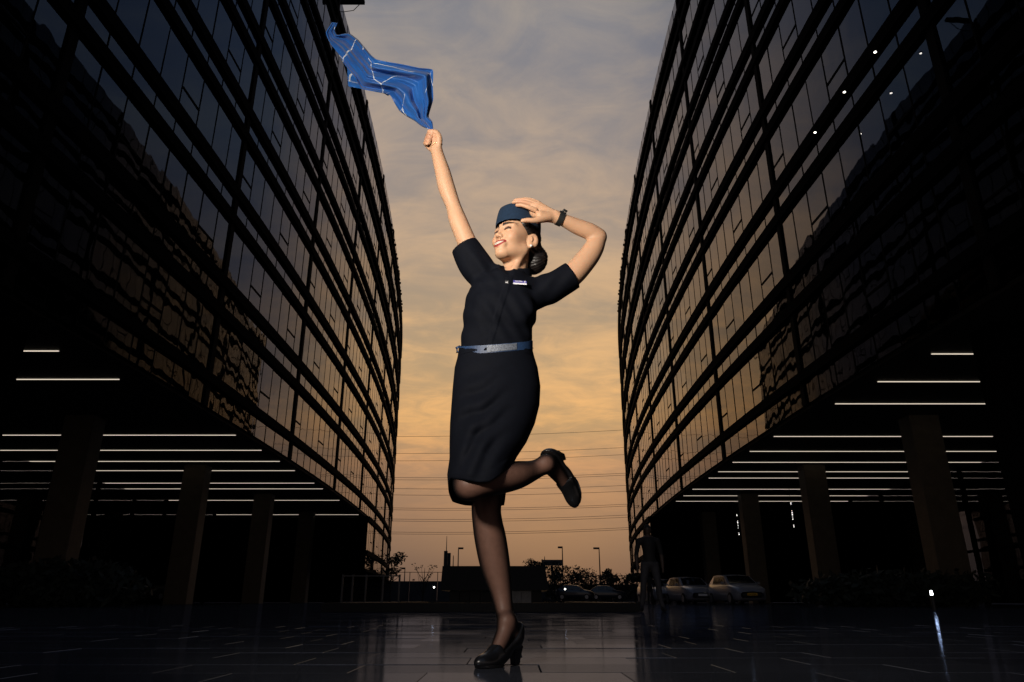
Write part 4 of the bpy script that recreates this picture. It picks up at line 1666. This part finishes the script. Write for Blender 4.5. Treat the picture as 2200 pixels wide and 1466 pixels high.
def build_basin():
    x0, x1 = at_z(690, 1315, 0).x, at_z(1376, 1315, 0).x
    y0, y1 = 14.75, 30.0
    top = at((690 + 1376) / 2, 1295.5, y0).z
    root = empty('water_basin', ((x0 + x1) / 2, y0, 0))
    L = Vector(root.location)
    w = 0.45
    for a in ((x0, x1, y0, y0 + w), (x0, x1, y1 - w, y1), (x0, x0 + w, y0 + w + .004, y1 - w - .004), (x1 - w, x1, y0 + w + .004, y1 - w - .004)):
        mb = MB()
        mb.box(a[0] - L.x, a[1] - L.x, a[2] - L.y, a[3] - L.y, 0, top)
        mb.build('kerb', M_BLACKSTONE, root)
    mb = MB()
    mb.box(x0 + w - L.x, x1 - w - L.x, w, y1 - w - L.y, 0.0, top - 0.05)
    mb.build('water_surface', M_WATER, root)
    tag(root, 'low black stone basin with still water across the plaza', 'basin')
    # the block that stands in it
    Y = 21.0
    p = [at(944, 1293, Y), at(1184, 1293, Y), at(1171, 1216, Y), at(950, 1216, Y)]
    zb = top - 0.05
    zt = p[2].z
    xb0, xb1, xt0, xt1 = p[0].x, p[1].x, p[3].x, p[2].x
    root = empty('fountain_block', ((xb0 + xb1) / 2, Y, zb))
    L = Vector(root.location)
    d = 3.2
    mb = MB()
    zs = zb + 0.34 * 0 + 0.36
    f = (zs - zb) / (zt - zb)
    xa0, xa1 = xb0 + (xt0 - xb0) * f, xb1 + (xt1 - xb1) * f
    mb.add([Vector(q) - L for q in ((xa0, Y, zs), (xa1, Y, zs), (xa1, Y + d, zs), (xa0, Y + d, zs), (xt0, Y + .1, zt), (xt1, Y + .1, zt), (xt1, Y + d - .1, zt), (xt0, Y + d - .1, zt))],
           [(0, 3, 2, 1), (4, 5, 6, 7), (0, 1, 5, 4), (1, 2, 6, 5), (2, 3, 7, 6), (3, 0, 4, 7)])
    mb.build('block', M_BLACKSTONE, root)
    n = 9
    for i in range(n):
        a, b = xb0 + 0.25 + (xb1 - xb0 - 0.5) * i / n, xb0 + 0.25 + (xb1 - xb0 - 0.5) * (i + 1) / n
        mb = MB()
        mb.box(a - L.x + .006, b - L.x - .006, 0.25, 0.55, 0, zs - zb - 0.004)
        mb.build('plinth_tile', M_LIT_TILE if i in (6, 7) else M_BLACKSTONE, root)  # two tiles are paler: the light on them is put into their colour
    tag(root, 'black tapered stone block rising from the basin behind the woman', 'fountain')


build_basin()

# railing posts and glass beside the basin on the left
root = empty('railing', (-4.4, 17.5, 0))
L = Vector(root.location)
prev = None
for px in (733, 755, 784, 821, 856):
    p = at_z(px, 1306, 0.0)
    a = at(px, 1293, 17.5)
    mb = MB()
    mb.box(-0.02, 0.02, -0.02, 0.02, 0, 0.78)
    mb.build('post', M_STEEL, root, Vector((a.x, 17.5, 0)) - L)
    if prev is not None:
        mb = MB()
        mb.box(prev + 0.02, a.x - 0.02, -0.012, 0.012, 0.735, 0.765)
        mb.build('rail', M_STEEL, root, Vector((0, 17.5, 0)) - L)
    prev = a.x
tag(root, 'low open railing with thin steel posts left of the fountain block', 'railing')


# ------------------------------------------------------------------ the two people behind her
M_TROUSER = material('grey_trousers', (0.032, 0.032, 0.038), 0.8, noise=(30, 0.2))
M_SHIRT = material('black_shirt', (0.006, 0.006, 0.007), 0.8)
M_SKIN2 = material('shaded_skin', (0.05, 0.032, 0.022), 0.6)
M_DARK = material('dark_clothes', (0.008, 0.008, 0.009), 0.8)


def standing_person(loc, height, face, label, mats, step, spread):
    """one continuous figure; head, shirt, trousers and shoes told apart by material"""
    k = height / 1.74
    F = Field(np.arange(-0.42, 0.42, step), np.arange(-0.30, 0.26, step), np.arange(-0.01, 1.80, step))
    s = spread
    F.chain([(0, 0.0, .96, .135), (0, 0, 1.15, .125), (0, 0.0, 1.34, .145), (0, 0.01, 1.44, .09)], .05)
    F.chain([(-.19, .01, 1.40, .06), (0, 0.01, 1.43, .07), (.19, .01, 1.40, .06)], .05)
    for g_ in (-1, 1):
        F.chain([(g_ * .09, 0, .93, .098), (g_ * (.09 + s * .5), -.01, .52, .066), (g_ * (.09 + s * .6), .02, .34, .062), (g_ * (.09 + s), .03, .10, .046)], .03)
        F.chain([(g_ * (.09 + s), .05, .045, .042), (g_ * (.10 + s), -.06, .04, .044), (g_ * (.115 + s), -.16, .03, .034)], .02)
        F.chain([(g_ * .20, .01, 1.39, .058), (g_ * .255, .03, 1.15, .047), (g_ * .265, -.02, .95, .038), (g_ * .262, -.05, .86, .030)], .02)
        F.ellipsoid((g_ * .262, -.06, .80), ((1, 0, 0), (0, 1, 0), (0, 0, 1)), (.026, .042, .056), .015)
        F.chain([(g_ * .252, -.08, .80, .010), (g_ * .248, -.09, .755, .009), (g_ * .246, -.085, .725, .008)], .006)
    F.chain([(0, .01, 1.43, .06), (0, -.005, 1.55, .055)], .03)
    I = ((1, 0, 0), (0, 1, 0), (0, 0, 1))
    F.ellipsoid((0, .005, 1.645), I, (.075, .095, .098), .02)
    F.ellipsoid((0, -.03, 1.59), I, (.058, .065, .07), .03)
    F.ellipsoid((0, -.098, 1.61), I, (.012, .018, .018), .01)
    for g_ in (-1, 1):
        F.ellipsoid((g_ * .076, .005, 1.61), I, (.010, .022, .032), .006)
    v, f = F.mesh()
    c = v[f].mean(1)
    mi = np.full(len(f), 1)
    mi[c[:, 2] < 0.97] = 2
    hand = (np.abs(c[:, 0]) > .215) & (c[:, 2] < 0.90)
    mi[hand & (c[:, 2] > 0.6)] = 0
    mi[(np.abs(c[:, 0]) > .20) & (c[:, 2] > .90) & (c[:, 2] < 1.12)] = 0
    mi[c[:, 2] < 0.085] = 3
    mi[c[:, 2] > 1.47] = 0
    mi[(c[:, 2] > 1.66) | ((c[:, 2] > 1.58) & (c[:, 1] > 0.02))] = 3
    root = empty('person', loc, face)
    link('body', np_mesh('body', v * k, f, mats, mi), root)
    tag(root, label, 'person')
    return root


pf = at_z(1402, 1314, 0)
standing_person((pf.x, pf.y, 0), 1.72, R(-4), 'man in black shirt and grey trousers standing in shadow before the parked cars', [M_SKIN2, M_SHIRT, M_TROUSER, M_DARK], 0.014, 0.125)
pf2 = at(1397, 1284, 40)
standing_person((pf2.x, 40, 0), 1.60, R(20), 'tiny dark figure seen between the legs of the standing man', [M_DARK, M_DARK, M_DARK, M_DARK], 0.03, 0.02)


# ------------------------------------------------------------------ parked cars
M_CARPAINT = material('silver_white_paint', (0.22, 0.22, 0.24), 0.3, coat=0.6)
M_CARDARK = material('dark_car_paint', (0.02, 0.022, 0.028), 0.3, coat=0.6)
M_TYRE = material('tyre', (0.008, 0.008, 0.008), 0.8)
M_RIM = material('rim', (0.25, 0.25, 0.26), 0.35, metal=0.7)
M_CARGLASS = material('car_glass', (0.006, 0.007, 0.008), 0.06, spec=0.6)
M_TRIM = material('black_trim', (0.01, 0.01, 0.01), 0.5)
M_LAMPGLASS = material('headlamp', (0.35, 0.35, 0.36), 0.12, coat=1.0)
M_PLATE_Y = material('yellow_plate', (0.75, 0.42, 0.02), 0.5)
M_PLATE_W = material('white_plate', (0.75, 0.75, 0.72), 0.5)


def car(loc, rz, label, paint, plate_m, group):
    """hatchback: nose towards -y before turning"""
    root = empty('parked_car', loc, rz)
    tag(root, label, 'car', group)
    # (y, half width, sill z, belt z) along the body, nose first
    st = [(-1.98, .58, .34, .60), (-1.93, .72, .26, .70), (-1.80, .80, .22, .80), (-1.45, .85, .20, .90), (-0.95, .865, .19, .99), (0.0, .87, .19, 1.02),
          (1.0, .87, .19, 1.04), (1.5, .86, .22, 1.05), (1.82, .82, .28, 1.02), (1.93, .74, .36, .92)]
    vs, fs = [], []
    for y, w, zs_, zb in st:
        zm = zs_ + (zb - zs_) * 0.45
        prof = [(-w * .90, zs_), (-w, zs_ + .10), (-w * 1.005, zm), (-w * .97, zb - .07), (-w * .88, zb), (0, zb + .025), (w * .88, zb), (w * .97, zb - .07), (w * 1.005, zm), (w, zs_ + .10), (w * .90, zs_)]
        vs += [(x, y, z) for x, z in prof]
    n = 11
    for i in range(len(st) - 1):
        for k in range(n):
            fs.append((i * n + k, i * n + (k + 1) % n, (i + 1) * n + (k + 1) % n, (i + 1) * n + k))
    fs += [tuple(range(n)), tuple(range(len(st) * n - 1, (len(st) - 1) * n - 1, -1))]
    mb = MB()
    mb.add(vs, fs)
    mb.build('car_body', paint, root, smooth=True)
    # cabin: pillars and roof in paint, glass set in it
    base = [(-.98, .80, .99), (-.30, .70, 1.40), (0.35, .69, 1.48), (1.15, .68, 1.45), (1.84, .74, 1.03)]
    vs, fs = [], []
    for y, w, z in base:
        zb = 0.98
        vs += [(-w if z < 1.1 else -0.82, y, zb), (-w, y, z), (0, y, z + (.035 if z > 1.1 else .02)), (w, y, z), (w if z < 1.1 else 0.82, y, zb)]
    for i in range(len(base) - 1):
        for k in range(4):
            fs.append((i * 5 + k, i * 5 + k + 1, (i + 1) * 5 + k + 1, (i + 1) * 5 + k))
    mb = MB()
    mb.add(vs, fs)
    cab = mb.build('cabin', paint, root)
    mb = MB()
    mb.add([(-.70, -.93, 1.045), (.70, -.93, 1.045), (.60, -.37, 1.40), (0, -.37, 1.43), (-.60, -.37, 1.40)], [(0, 1, 2, 3, 4)])
    mb.v = [(x, y - .02, z + .012) for x, y, z in mb.v]
    mb.build('windscreen', M_CARGLASS, root)
    for g_ in (-1, 1):
        for ya, yb, yc_, yd in ((-.62, .22, .22, -.28), (.30, 1.02, 0.98, .30)):
            mb = MB()
            mb.add([(g_ * .832, ya, 1.04), (g_ * .832, yb, 1.05), (g_ * .722, yc_, 1.39), (g_ * .722, yd, 1.37)], [(0, 1, 2, 3)])
            mb.build('side_window', M_CARGLASS, root)
        mb = MB()
        mb.add([(g_ * .50, -1.955, .66), (g_ * .80, -1.80, .70), (g_ * .82, -1.66, .80), (g_ * .56, -1.90, .75)], [(0, 1, 2, 3)])
        mb.build('headlight', M_LAMPGLASS, root)
        mb = MB()
        mb.box(g_ * .98 - .07, g_ * .98 + .07, -.72, -.60, 1.0, 1.12)
        mb.build('wing_mirror', paint, root)
        for y in (-1.25, 1.28):
            wh = empty_part('wheel', root, (g_ * .79, y, .30))
            mb = MB()
            mb.tube([(-.10, 0, 0), (-.085, 0, 0), (.085, 0, 0), (.10, 0, 0)], [.26, .30, .30, .26], 20)
            mb.build('tyre', M_TYRE, wh)
            mb = MB()
            mb.tube([(-.104, 0, 0), (.104, 0, 0)], .19, 14)
            mb.build('rim', M_RIM, wh)
    mb = MB()
    mb.box(-.48, .48, -2.0, -1.95, .40, .56)
    mb.build('grille', M_TRIM, root)
    mb = MB()
    mb.box(-.26, .26, -2.02, -2.005, .44, .56)
    mb.build('number_plate', plate_m, root)
    if plate_m is M_PLATE_Y:
        for i in range(7):
            mb = MB()
            mb.box(-.20 + i * .06, -.165 + i * .06, -2.026, -2.021, .47, .53)
            mb.build('plate_mark', M_TRIM, root)
    return root


def empty_part(name, parent, loc):
    o = bpy.data.objects.new(name, None)
    COL.objects.link(o)
    o.parent = parent
    o.location = loc
    return o


G = 'cars parked past the plaza'
for px, Y, rz, lab, paint, pl in ((1583, 39.5, 6, 'silver hatchback with yellow number plate parked by the right columns', M_CARPAINT, M_PLATE_Y),
                                  (1482, 43.5, 8, 'silver hatchback with white plate, middle of the three by the right columns', M_CARPAINT, M_PLATE_W),
                                  (1416, 47.0, 8, 'pale hatchback half hidden behind the standing man', M_CARPAINT, M_PLATE_W)):
    p = at(px, 1290, Y)
    car((p.x, Y, 0.0), R(rz), lab, paint, pl, G)
for px, Y, rz, lab in ((1236, 78, 80, 'dark car beside the hedge, left of the two below the street lamps'), (1306, 82, 84, 'dark car beside the hedge, right of the two below the street lamps')):
    p = at(px, 1288, Y)
    car((p.x, Y, 0.25), R(rz), lab, M_CARDARK, M_PLATE_W, G)
p = at(352, 1288, 56)
car((p.x, 56, 0.2), R(-20), 'dark car parked deep under the left building', M_CARDARK, M_PLATE_W, G)


# ------------------------------------------------------------------ planting, far wall, lamps, wires
M_LEAF = material('dark_foliage', (0.014, 0.020, 0.011), 0.8, noise=(2, 0.4))
M_BARK = material('bark', (0.03, 0.024, 0.018), 0.9, noise=(8, 0.3))
M_WALL = material('boundary_wall', (0.055, 0.06, 0.07), 0.8, noise=(1, 0.25))
M_POLE = material('galvanised_pole', (0.05, 0.05, 0.055), 0.5, metal=0.3)
M_HEADLAMP = emitter('headlamp_glow', (1.0, 0.95, 0.85), 8.0)


def leaf_cloud(rr, centres, n, size):
    """many small leaf faces spread through overlapping clumps"""
    mb = MB()
    for (cx, cy, cz, rx, ry, rz) in centres:
        for _ in range(n):
            while True:
                a, b, c = rr.uniform(-1, 1), rr.uniform(-1, 1), rr.uniform(-1, 1)
                q = a * a + b * b + c * c
                if q < 1 and rr.random() < 0.35 + 0.65 * q:
                    break
            p = Vector((cx + a * rx, cy + b * ry, cz + c * rz))
            s_ = size * rr.uniform(.6, 1.4)
            u = Vector((rr.gauss(0, 1), rr.gauss(0, 1), rr.gauss(0, 1))).normalized()
            w = u.orthogonal().normalized()
            w = (w + u.cross(w) * rr.uniform(-1, 1)).normalized()
            mb.add([p - u * s_, p + w * s_ * .45, p + u * s_, p - w * s_ * .45], [(0, 1, 2, 3)])
    return mb


def tree(loc, h, crown_w, seed, label, bare=False, clumps=8, n=130, leaf=.16, tall=False):
    rr = random.Random(seed)
    root = empty('tree', loc)
    tag(root, label, 'tree', 'trees along the far road')
    mb = MB()
    top = h * .62
    mb.tube([(0, 0, -.2), (rr.uniform(-.1, .1), 0, top * .5), (rr.uniform(-.2, .2), 0, top), (rr.uniform(-.2, .2), 0, h * .9)], [h * .022, h * .018, h * .012, h * .004], 7)
    tips = []
    for i in range(9 if not bare else 14):
        a = rr.uniform(0, 6.28)
        z0 = top * rr.uniform(.45 if not bare else .12, 1.0)
        L_ = crown_w * rr.uniform(.5, 1.0) * .5
        up = rr.uniform(.3, .9) if not bare else rr.uniform(1.2, 2.2)
        e = Vector((math.cos(a) * L_, math.sin(a) * L_, min(z0 + L_ * up, h * .98)))
        mid = Vector((e.x * .45, e.y * .45, z0 + (e.z - z0) * .35))
        mb.tube([(0, 0, z0), mid, e], [h * .010, h * .007, h * .002], 5)
        tips.append(e)
    mb.build('trunk', M_BARK, root)
    if bare:
        cs = [(e.x, e.y, e.z, .3, .3, .25) for e in tips]
        leaf_cloud(rr, cs, 7, leaf * .8).build('crown', M_LEAF, root)
    else:
        cs = []
        for i in range(clumps):
            a = rr.uniform(0, 6.28)
            q = rr.uniform(.1, .95) * crown_w * .42
            z = h * rr.uniform(.45 if tall else .58, .95)
            r_ = crown_w * rr.uniform(.14, .27)
            cs.append((math.cos(a) * q, math.sin(a) * q, z, r_, r_, r_ * .75))
        leaf_cloud(rr, cs, n, leaf).build('crown', M_LEAF, root)


def place(px, py_top, Y):
    """ground point and height of something whose top shows at px, py_top"""
    a = at(px, py_top, Y)
    return a.x, a.z


for px, py, Y, w, seed, lab, kw in (
        (843, 1191, 88, 3.4, 3, 'slender leafy tree just right of the left building', dict(clumps=9, tall=True, n=90)),
        (911, 1212, 95, 3.4, 5, 'nearly bare young tree left of the fountain block', dict(bare=True)),
        (1148, 1203, 100, 4.2, 8, 'flat-topped dark tree right behind the fountain block', {}),
        (1190, 1208, 104, 3.4, 9, 'dark tree between the fountain block and the tall street lamp', {}),
        (1238, 1214, 104, 5.2, 11, 'broad dark tree right of the tall street lamp', {}),
        (1310, 1217, 100, 3.2, 13, 'small round-headed tree right of the rightmost street lamp', {}),
        (1360, 1207, 92, 2.4, 15, 'thin dark tree at the corner of the right building', dict(tall=True))):
    x, h = place(px, py, Y)
    tree((x, Y, 0), h, w, seed, lab, **kw)

# hedge along the road on the right, and planting under the buildings
def hedge(name, pts, label, seed, n=46):
    rr = random.Random(seed)
    cs = []
    for (x, y, h) in pts:
        cs.append((x, y, h * .5, 1.6, .9, h * .55))
    o = leaf_cloud(rr, cs, n * 5, .17).build(name, M_LEAF)
    tag(o, label, 'hedge', 'hedges')


pts = []
for i, px in enumerate(range(1175, 1372, 9)):
    Y = 90
    top = 1237 + 10 * math.sin(i * 1.7) - 4 * math.cos(i * 0.6) + (6 if px > 1330 else 0)
    x, h = place(px, top, Y)
    pts.append((x, Y, h))
hedge('hedge', pts, 'long dark hedge behind the parked cars on the right of the fountain block', 4)
pts = []
for i, px in enumerate(range(60, 250, 16)):
    x, h = place(px, 1212 + 12 * math.sin(i * 1.3), 26)
    pts.append((x, 26, h))
hedge('hedge', pts, 'clipped dark hedge under the left building beside a column', 6, 40)
pts = []
for i, px in enumerate(range(1780, 2060, 18)):
    x, h = place(px, 1234 + 10 * math.sin(i * 1.1), 27)
    pts.append((x, 27, h))
hedge('hedge', pts, 'clipped dark hedge under the right building beside a column', 7, 40)

# boundary wall with a thin rail on top
def wall(px0, px1, py, Y, label):
    a, b = at(px0, py, Y), at(px1, py, Y)
    root = empty('boundary_wall', ((a.x + b.x) / 2, Y, 0))
    L_ = Vector(root.location)
    n = max(int((b.x - a.x) / 4), 3)
    for i in range(n):
        x0, x1 = a.x + (b.x - a.x) * i / n, a.x + (b.x - a.x) * (i + 1) / n
        mb = MB()
        mb.box(x0 - L_.x + .02, x1 - L_.x - .02, -.12, .12, 0, a.z)
        mb.build('wall_panel', M_WALL, root)
        mb = MB()
        mb.box(x0 - L_.x - .05, x0 - L_.x + .05, -.05, .05, a.z, a.z + 1.3)
        mb.build('rail_post', M_POLE, root)
    mb = MB()
    mb.box(a.x - L_.x, b.x - L_.x, -.04, .04, a.z + 1.3, a.z + 1.38)
    mb.build('rail', M_POLE, root)
    tag(root, label, 'wall')


wall(700, 1180, 1249, 118, 'long boundary wall with thin rail left of the fountain block')
wall(1150, 1480, 1256, 121, 'long boundary wall behind the hedge on the right')


# street lamps
def lamp(px, py, Y, label, arm, thick=.11):
    x, h = place(px, py, Y)
    root = empty('street_lamp', (x, Y, 0))
    mb = MB()
    mb.tube([(0, 0, 0), (0, 0, h * .6), (0, 0, h)], [thick, thick * .8, thick * .6], 8)
    mb.build('pole', M_POLE, root)
    mb = MB()
    mb.box(min(0, arm) - .05, max(0, arm) + .05, -.14, .14, h - .02, h + .24)
    mb.build('lamp_head', M_POLE, root)
    tag(root, label, 'street lamp', 'street lamps along the far road')


lamp(985, 1180, 112, 'street lamp second from left, tallest one above the fountain block', .7)
lamp(974, 1197, 125, 'short street lamp just left of the tall one above the fountain block', .0)
lamp(870, 1223, 122, 'short street lamp by the bare young tree', -.5)
lamp(1208, 1178, 110, 'tall street lamp between the two clumps of trees', -.6)
lamp(1287, 1180, 110, 'rightmost street lamp near the round-headed tree', -.8)
lamp(1170, 1199, 135, 'small street lamp rising from behind the fountain block trees', .0)

# telecom tower with panels and a whip aerial
x, h = place(958, 1184, 150)
root = empty('signal_tower', (x, 150, 0))
mb = MB()
mb.box(-.35, .35, -.35, .35, 0, h)
mb.build('mast', M_TRIM, root)
mb = MB()
mb.box(.4, 1.0, -.3, .3, h - 4.3, h - .4)
mb.build('panel', M_TRIM, root)
mb = MB()
mb.box(.36, 1.5, -.3, .3, h - 5.4, h - 4.32)
mb.build('cabinet', M_TRIM, root)
mb = MB()
h2 = at(958, 1152, 150).z
mb.tube([(.1, 0, h), (.1, 0, h2)], [.10, .05], 6)
mb.build('aerial', M_POLE, root)
tag(root, 'dark signal tower with whip aerial above the fountain block', 'tower')

x, h = place(1186, 1203, 160)
root = empty('billboard', (x, 160, 0))
mb = MB()
mb.box(-2.2, 2.2, -.15, .15, h - 1.2, h)
mb.build('board', M_POLE, root)
mb = MB()
mb.box(-.2, .2, -.1, .1, 0, h - 1.22)
mb.build('post', M_POLE, root)
tag(root, 'flat roadside billboard behind the trees right of the fountain block', 'billboard')

# power lines across the gap between the buildings
M_WIRE = material('wire', (0.10, 0.08, 0.07), 0.6)
for i, (yl, yr) in enumerate(((936, 919), (972, 957), (988, 972), (1023, 1013), (1028, 1017), (1046, 1040), (1060, 1052), (1088, 1080), (1092, 1084), (1112, 1103), (1116, 1108), (1140, 1130), (1144, 1134))):
    Y = 230
    a, b = at(760, yl + 2, Y), at(1450, yr - 2, Y + 12)
    d = (b - a)
    pts = [a + d * (t / 12) + Vector((0, 0, -1.1 * (1 - (2 * t / 12 - 1) ** 2))) for t in range(-12, 25)]
    mb = MB()
    mb.tube([p - a for p in pts], .055, 4)
    o = mb.build('power_line', M_WIRE, None, a)
    tag(o, '%s power line, counted from the top, strung across the sunset' % (['topmost', 'second', 'third', 'fourth', 'fifth', 'sixth', 'seventh', 'eighth', 'ninth', 'tenth', 'eleventh', 'twelfth', 'lowest'][i]), 'power line', 'power lines across the sunset')

# passing headlamps on the far road
for px, py, lab in ((932.5, 1262, 'headlamp glow left of the fountain block, low on the far road'), (1214, 1266, 'headlamp glow right of the fountain block, low on the far road')):
    p = at(px, py, 70)
    me = bpy.data.meshes.new('headlamp')
    bm = bmesh.new()
    bmesh.ops.create_icosphere(bm, subdivisions=2, radius=.075)
    bm.to_mesh(me)
    bm.free()
    me.materials.append(M_HEADLAMP)
    root = empty('road_lamp', p)
    link('bulb', me, root)
    mb = MB()
    mb.tube([(0, .02, 0), (0, .12, 0)], [.085, .06], 10)
    mb.build('housing', M_TRIM, root)
    mb = MB()
    mb.tube([(0, .10, -.04), (0, .10, -p.z)], .03, 6)
    mb.build('stem', M_TRIM, root)
    tag(root, lab, 'lamp')

# small bollard lamp on the right with its streak in the paving
p = at(2001, 1274, 17.0)
root = empty('bollard_lamp', (p.x, 17.0, 0))
mb = MB()
mb.tube([(0, 0, 0), (0, 0, p.z - .05)], .045, 12)
mb.build('post', M_TRIM, root)
mb = MB()
mb.tube([(0, 0, p.z - .048), (0, 0, p.z + .05)], [.030, .022], 12)
mb.build('lens', emitter('bollard_glow', (0.95, 0.97, 1.0), 9.0), root)
mb = MB()
mb.tube([(0, 0, p.z + .052), (0, 0, p.z + .075)], .045, 12)
mb.build('cap', M_TRIM, root)
tag(root, 'small glowing bollard lamp on the dark paving at the right', 'lamp')

# crystal strings hanging in the lobby behind the right columns
M_CRYSTAL = emitter('crystal', (1.0, 0.97, 0.92), 2.2)
for (px0, py0, px1, py1, Y, lab) in ((1583, 1106, 1588, 1150, 61, 'string of glowing crystals left of a column under the right building'), (1699, 1081, 1706, 1134, 50, 'string of glowing crystals behind the bigger column under the right building')):
    a, b = at(px0, py0, Y), at(px1, py1, Y)
    root = empty('crystal_string', (a.x, Y, a.z))
    rr = random.Random(int(px0))
    mb = MB()
    mb.tube([Vector((0, 0, SOFFIT - .11 - a.z)), b - a], .012, 5)
    mb.build('wire', M_TRIM, root)
    for t in (0, .05, .32, .40, .47, .53, .60, .66, .9, .97):
        q = (b - a) * t
        me = bpy.data.meshes.new('crystal')
        bm = bmesh.new()
        bmesh.ops.create_icosphere(bm, subdivisions=1, radius=rr.uniform(.018, .042))
        bm.to_mesh(me)
        bm.free()
        me.materials.append(M_CRYSTAL)
        link('crystal', me, root, q)
    tag(root, lab, 'chandelier')

# lamps burning inside the offices, behind the glass
def office_lamp(px, py, mat_, size, label, k=0, rot=0.0):
    """downlight or tube on the office ceiling; k counts storeys"""
    zc = Z0 + PITCH_Z * k + V_H + LOW_F + 0.02
    p = at_z(px, py, zc)
    root = empty('ceiling_lamp', p)
    if size[0] == size[1]:
        mb = MB()
        mb.tube([(0, 0, -.03), (0, 0, -.005)], size[0], 12)
        mb.build('lens', mat_, root)
        mb = MB()
        mb.tube([(0, 0, -.02), (0, 0, 0.02)], size[0] * 1.3, 12)
        mb.build('bezel', M_TRIM, root)
    else:
        mb = MB()
        mb.box(-size[0] / 2, size[0] / 2, -size[1] / 2, size[1] / 2, -.05, -.01, mat=Matrix.Rotation(R(rot), 4, 'Z'))
        mb.build('tube', mat_, root)
        mb = MB()
        mb.box(-size[0] / 2 - .02, size[0] / 2 + .02, -size[1] / 2 - .02, size[1] / 2 + .02, -.008, .02, mat=Matrix.Rotation(R(rot), 4, 'Z'))
        mb.build('housing', M_TRIM, root)
    tag(root, label, 'ceiling lamp', 'lamps inside the offices')


def storey(px, py):
    """storey whose window band the sight line crosses"""
    d = ray(px, py)
    s_ = 1 if d.x > 0 else -1
    y = 30.0
    for _ in range(20):
        xw = s_ * fx(y) + X_SHIFT
        t = xw / d.x
        y = d.y * t
    z = CAM_H + d.z * t
    return int(math.floor((z - Z0) / PITCH_Z)), z - Z0 - PITCH_Z * math.floor((z - Z0) / PITCH_Z)


spots_r = [(1872, 79), (1861, 117), (1880, 111), (1812, 164), (1796, 205), (1814, 197), (1735, 290), (1751, 284), (1580, 516), (1619, 444)]
ORD = ['leftmost', 'second', 'third', 'fourth', 'fifth', 'sixth', 'seventh', 'eighth', 'ninth', 'tenth', 'eleventh', 'twelfth', 'thirteenth']
for i, (px, py) in enumerate(sorted(spots_r)):
    k, zz = storey(px, py)
    if k >= 0:
        office_lamp(px, py, M_DOWN, (.042, .042), '%s round ceiling lamp, counted from the left, behind the right building windows' % ORD[i], k)
for px, py, m_, sz, rot, lab in ((1709, 567, M_COOL, (.9, .06), 60, 'cool white tube lamp behind the windows of the right building, upper of two'), (1617, 656, M_COOL, (.9, .06), 0, 'cool white tube lamp behind the windows of the right building, lower of two'),
                                 (597, 135, M_WARM, (1.6, .07), 70, 'warm tube lamp behind the upper windows of the left building, largest one'), (604, 150, M_WARM, (.9, .07), 0, 'short warm tube joined to the largest tube lamp in the left building'),
                                 (622, 180, M_WARM, (.6, .07), 30, 'short warm tube lamp behind the upper windows of the left building, below the largest'),
                                 (682, 310, M_WARM, (1.0, .07), 30, 'warm tube lamp behind the middle windows of the left building'), (660, 270, M_WARM, (.6, .07), 90, 'faint warm tube behind the left building windows above the middle tube'),
                                 (426, 782, M_COOL, (.9, .06), 60, 'cool tube lamp behind the lowest windows of the left building'), (321, 699, M_COOL, (.5, .06), 70, 'short cool tube lamp near the left end of the left building windows')):
    k, zz = storey(px, py)
    if k >= 0:
        office_lamp(px, py, m_, sz, lab, k, rot)

# window-cleaning davit on the roof of the left building
p = at_z(744, 12, 43.8)
root = empty('roof_davit', (p.x - .6, p.y, 42.1))
mb = MB()
mb.tube([(0, 0, 0), (0, 0, 2.2)], .16, 8)
mb.build('post', M_CLAD, root)
mb = MB()
mb.box(-.8, 2.0, -.14, .14, 1.9, 2.2)
mb.build('arm', M_CLAD, root)
mb = MB()
mb.tube([(-.3, 0, 1.7), (.4, 0, 1.05), (1.2, 0, 1.2), (1.7, 0, 1.9)], .03, 5)
mb.build('cable', M_CLAD, root)
tag(root, 'dark davit arm on the roof edge of the left building', 'davit')

# vent stubs along both parapets
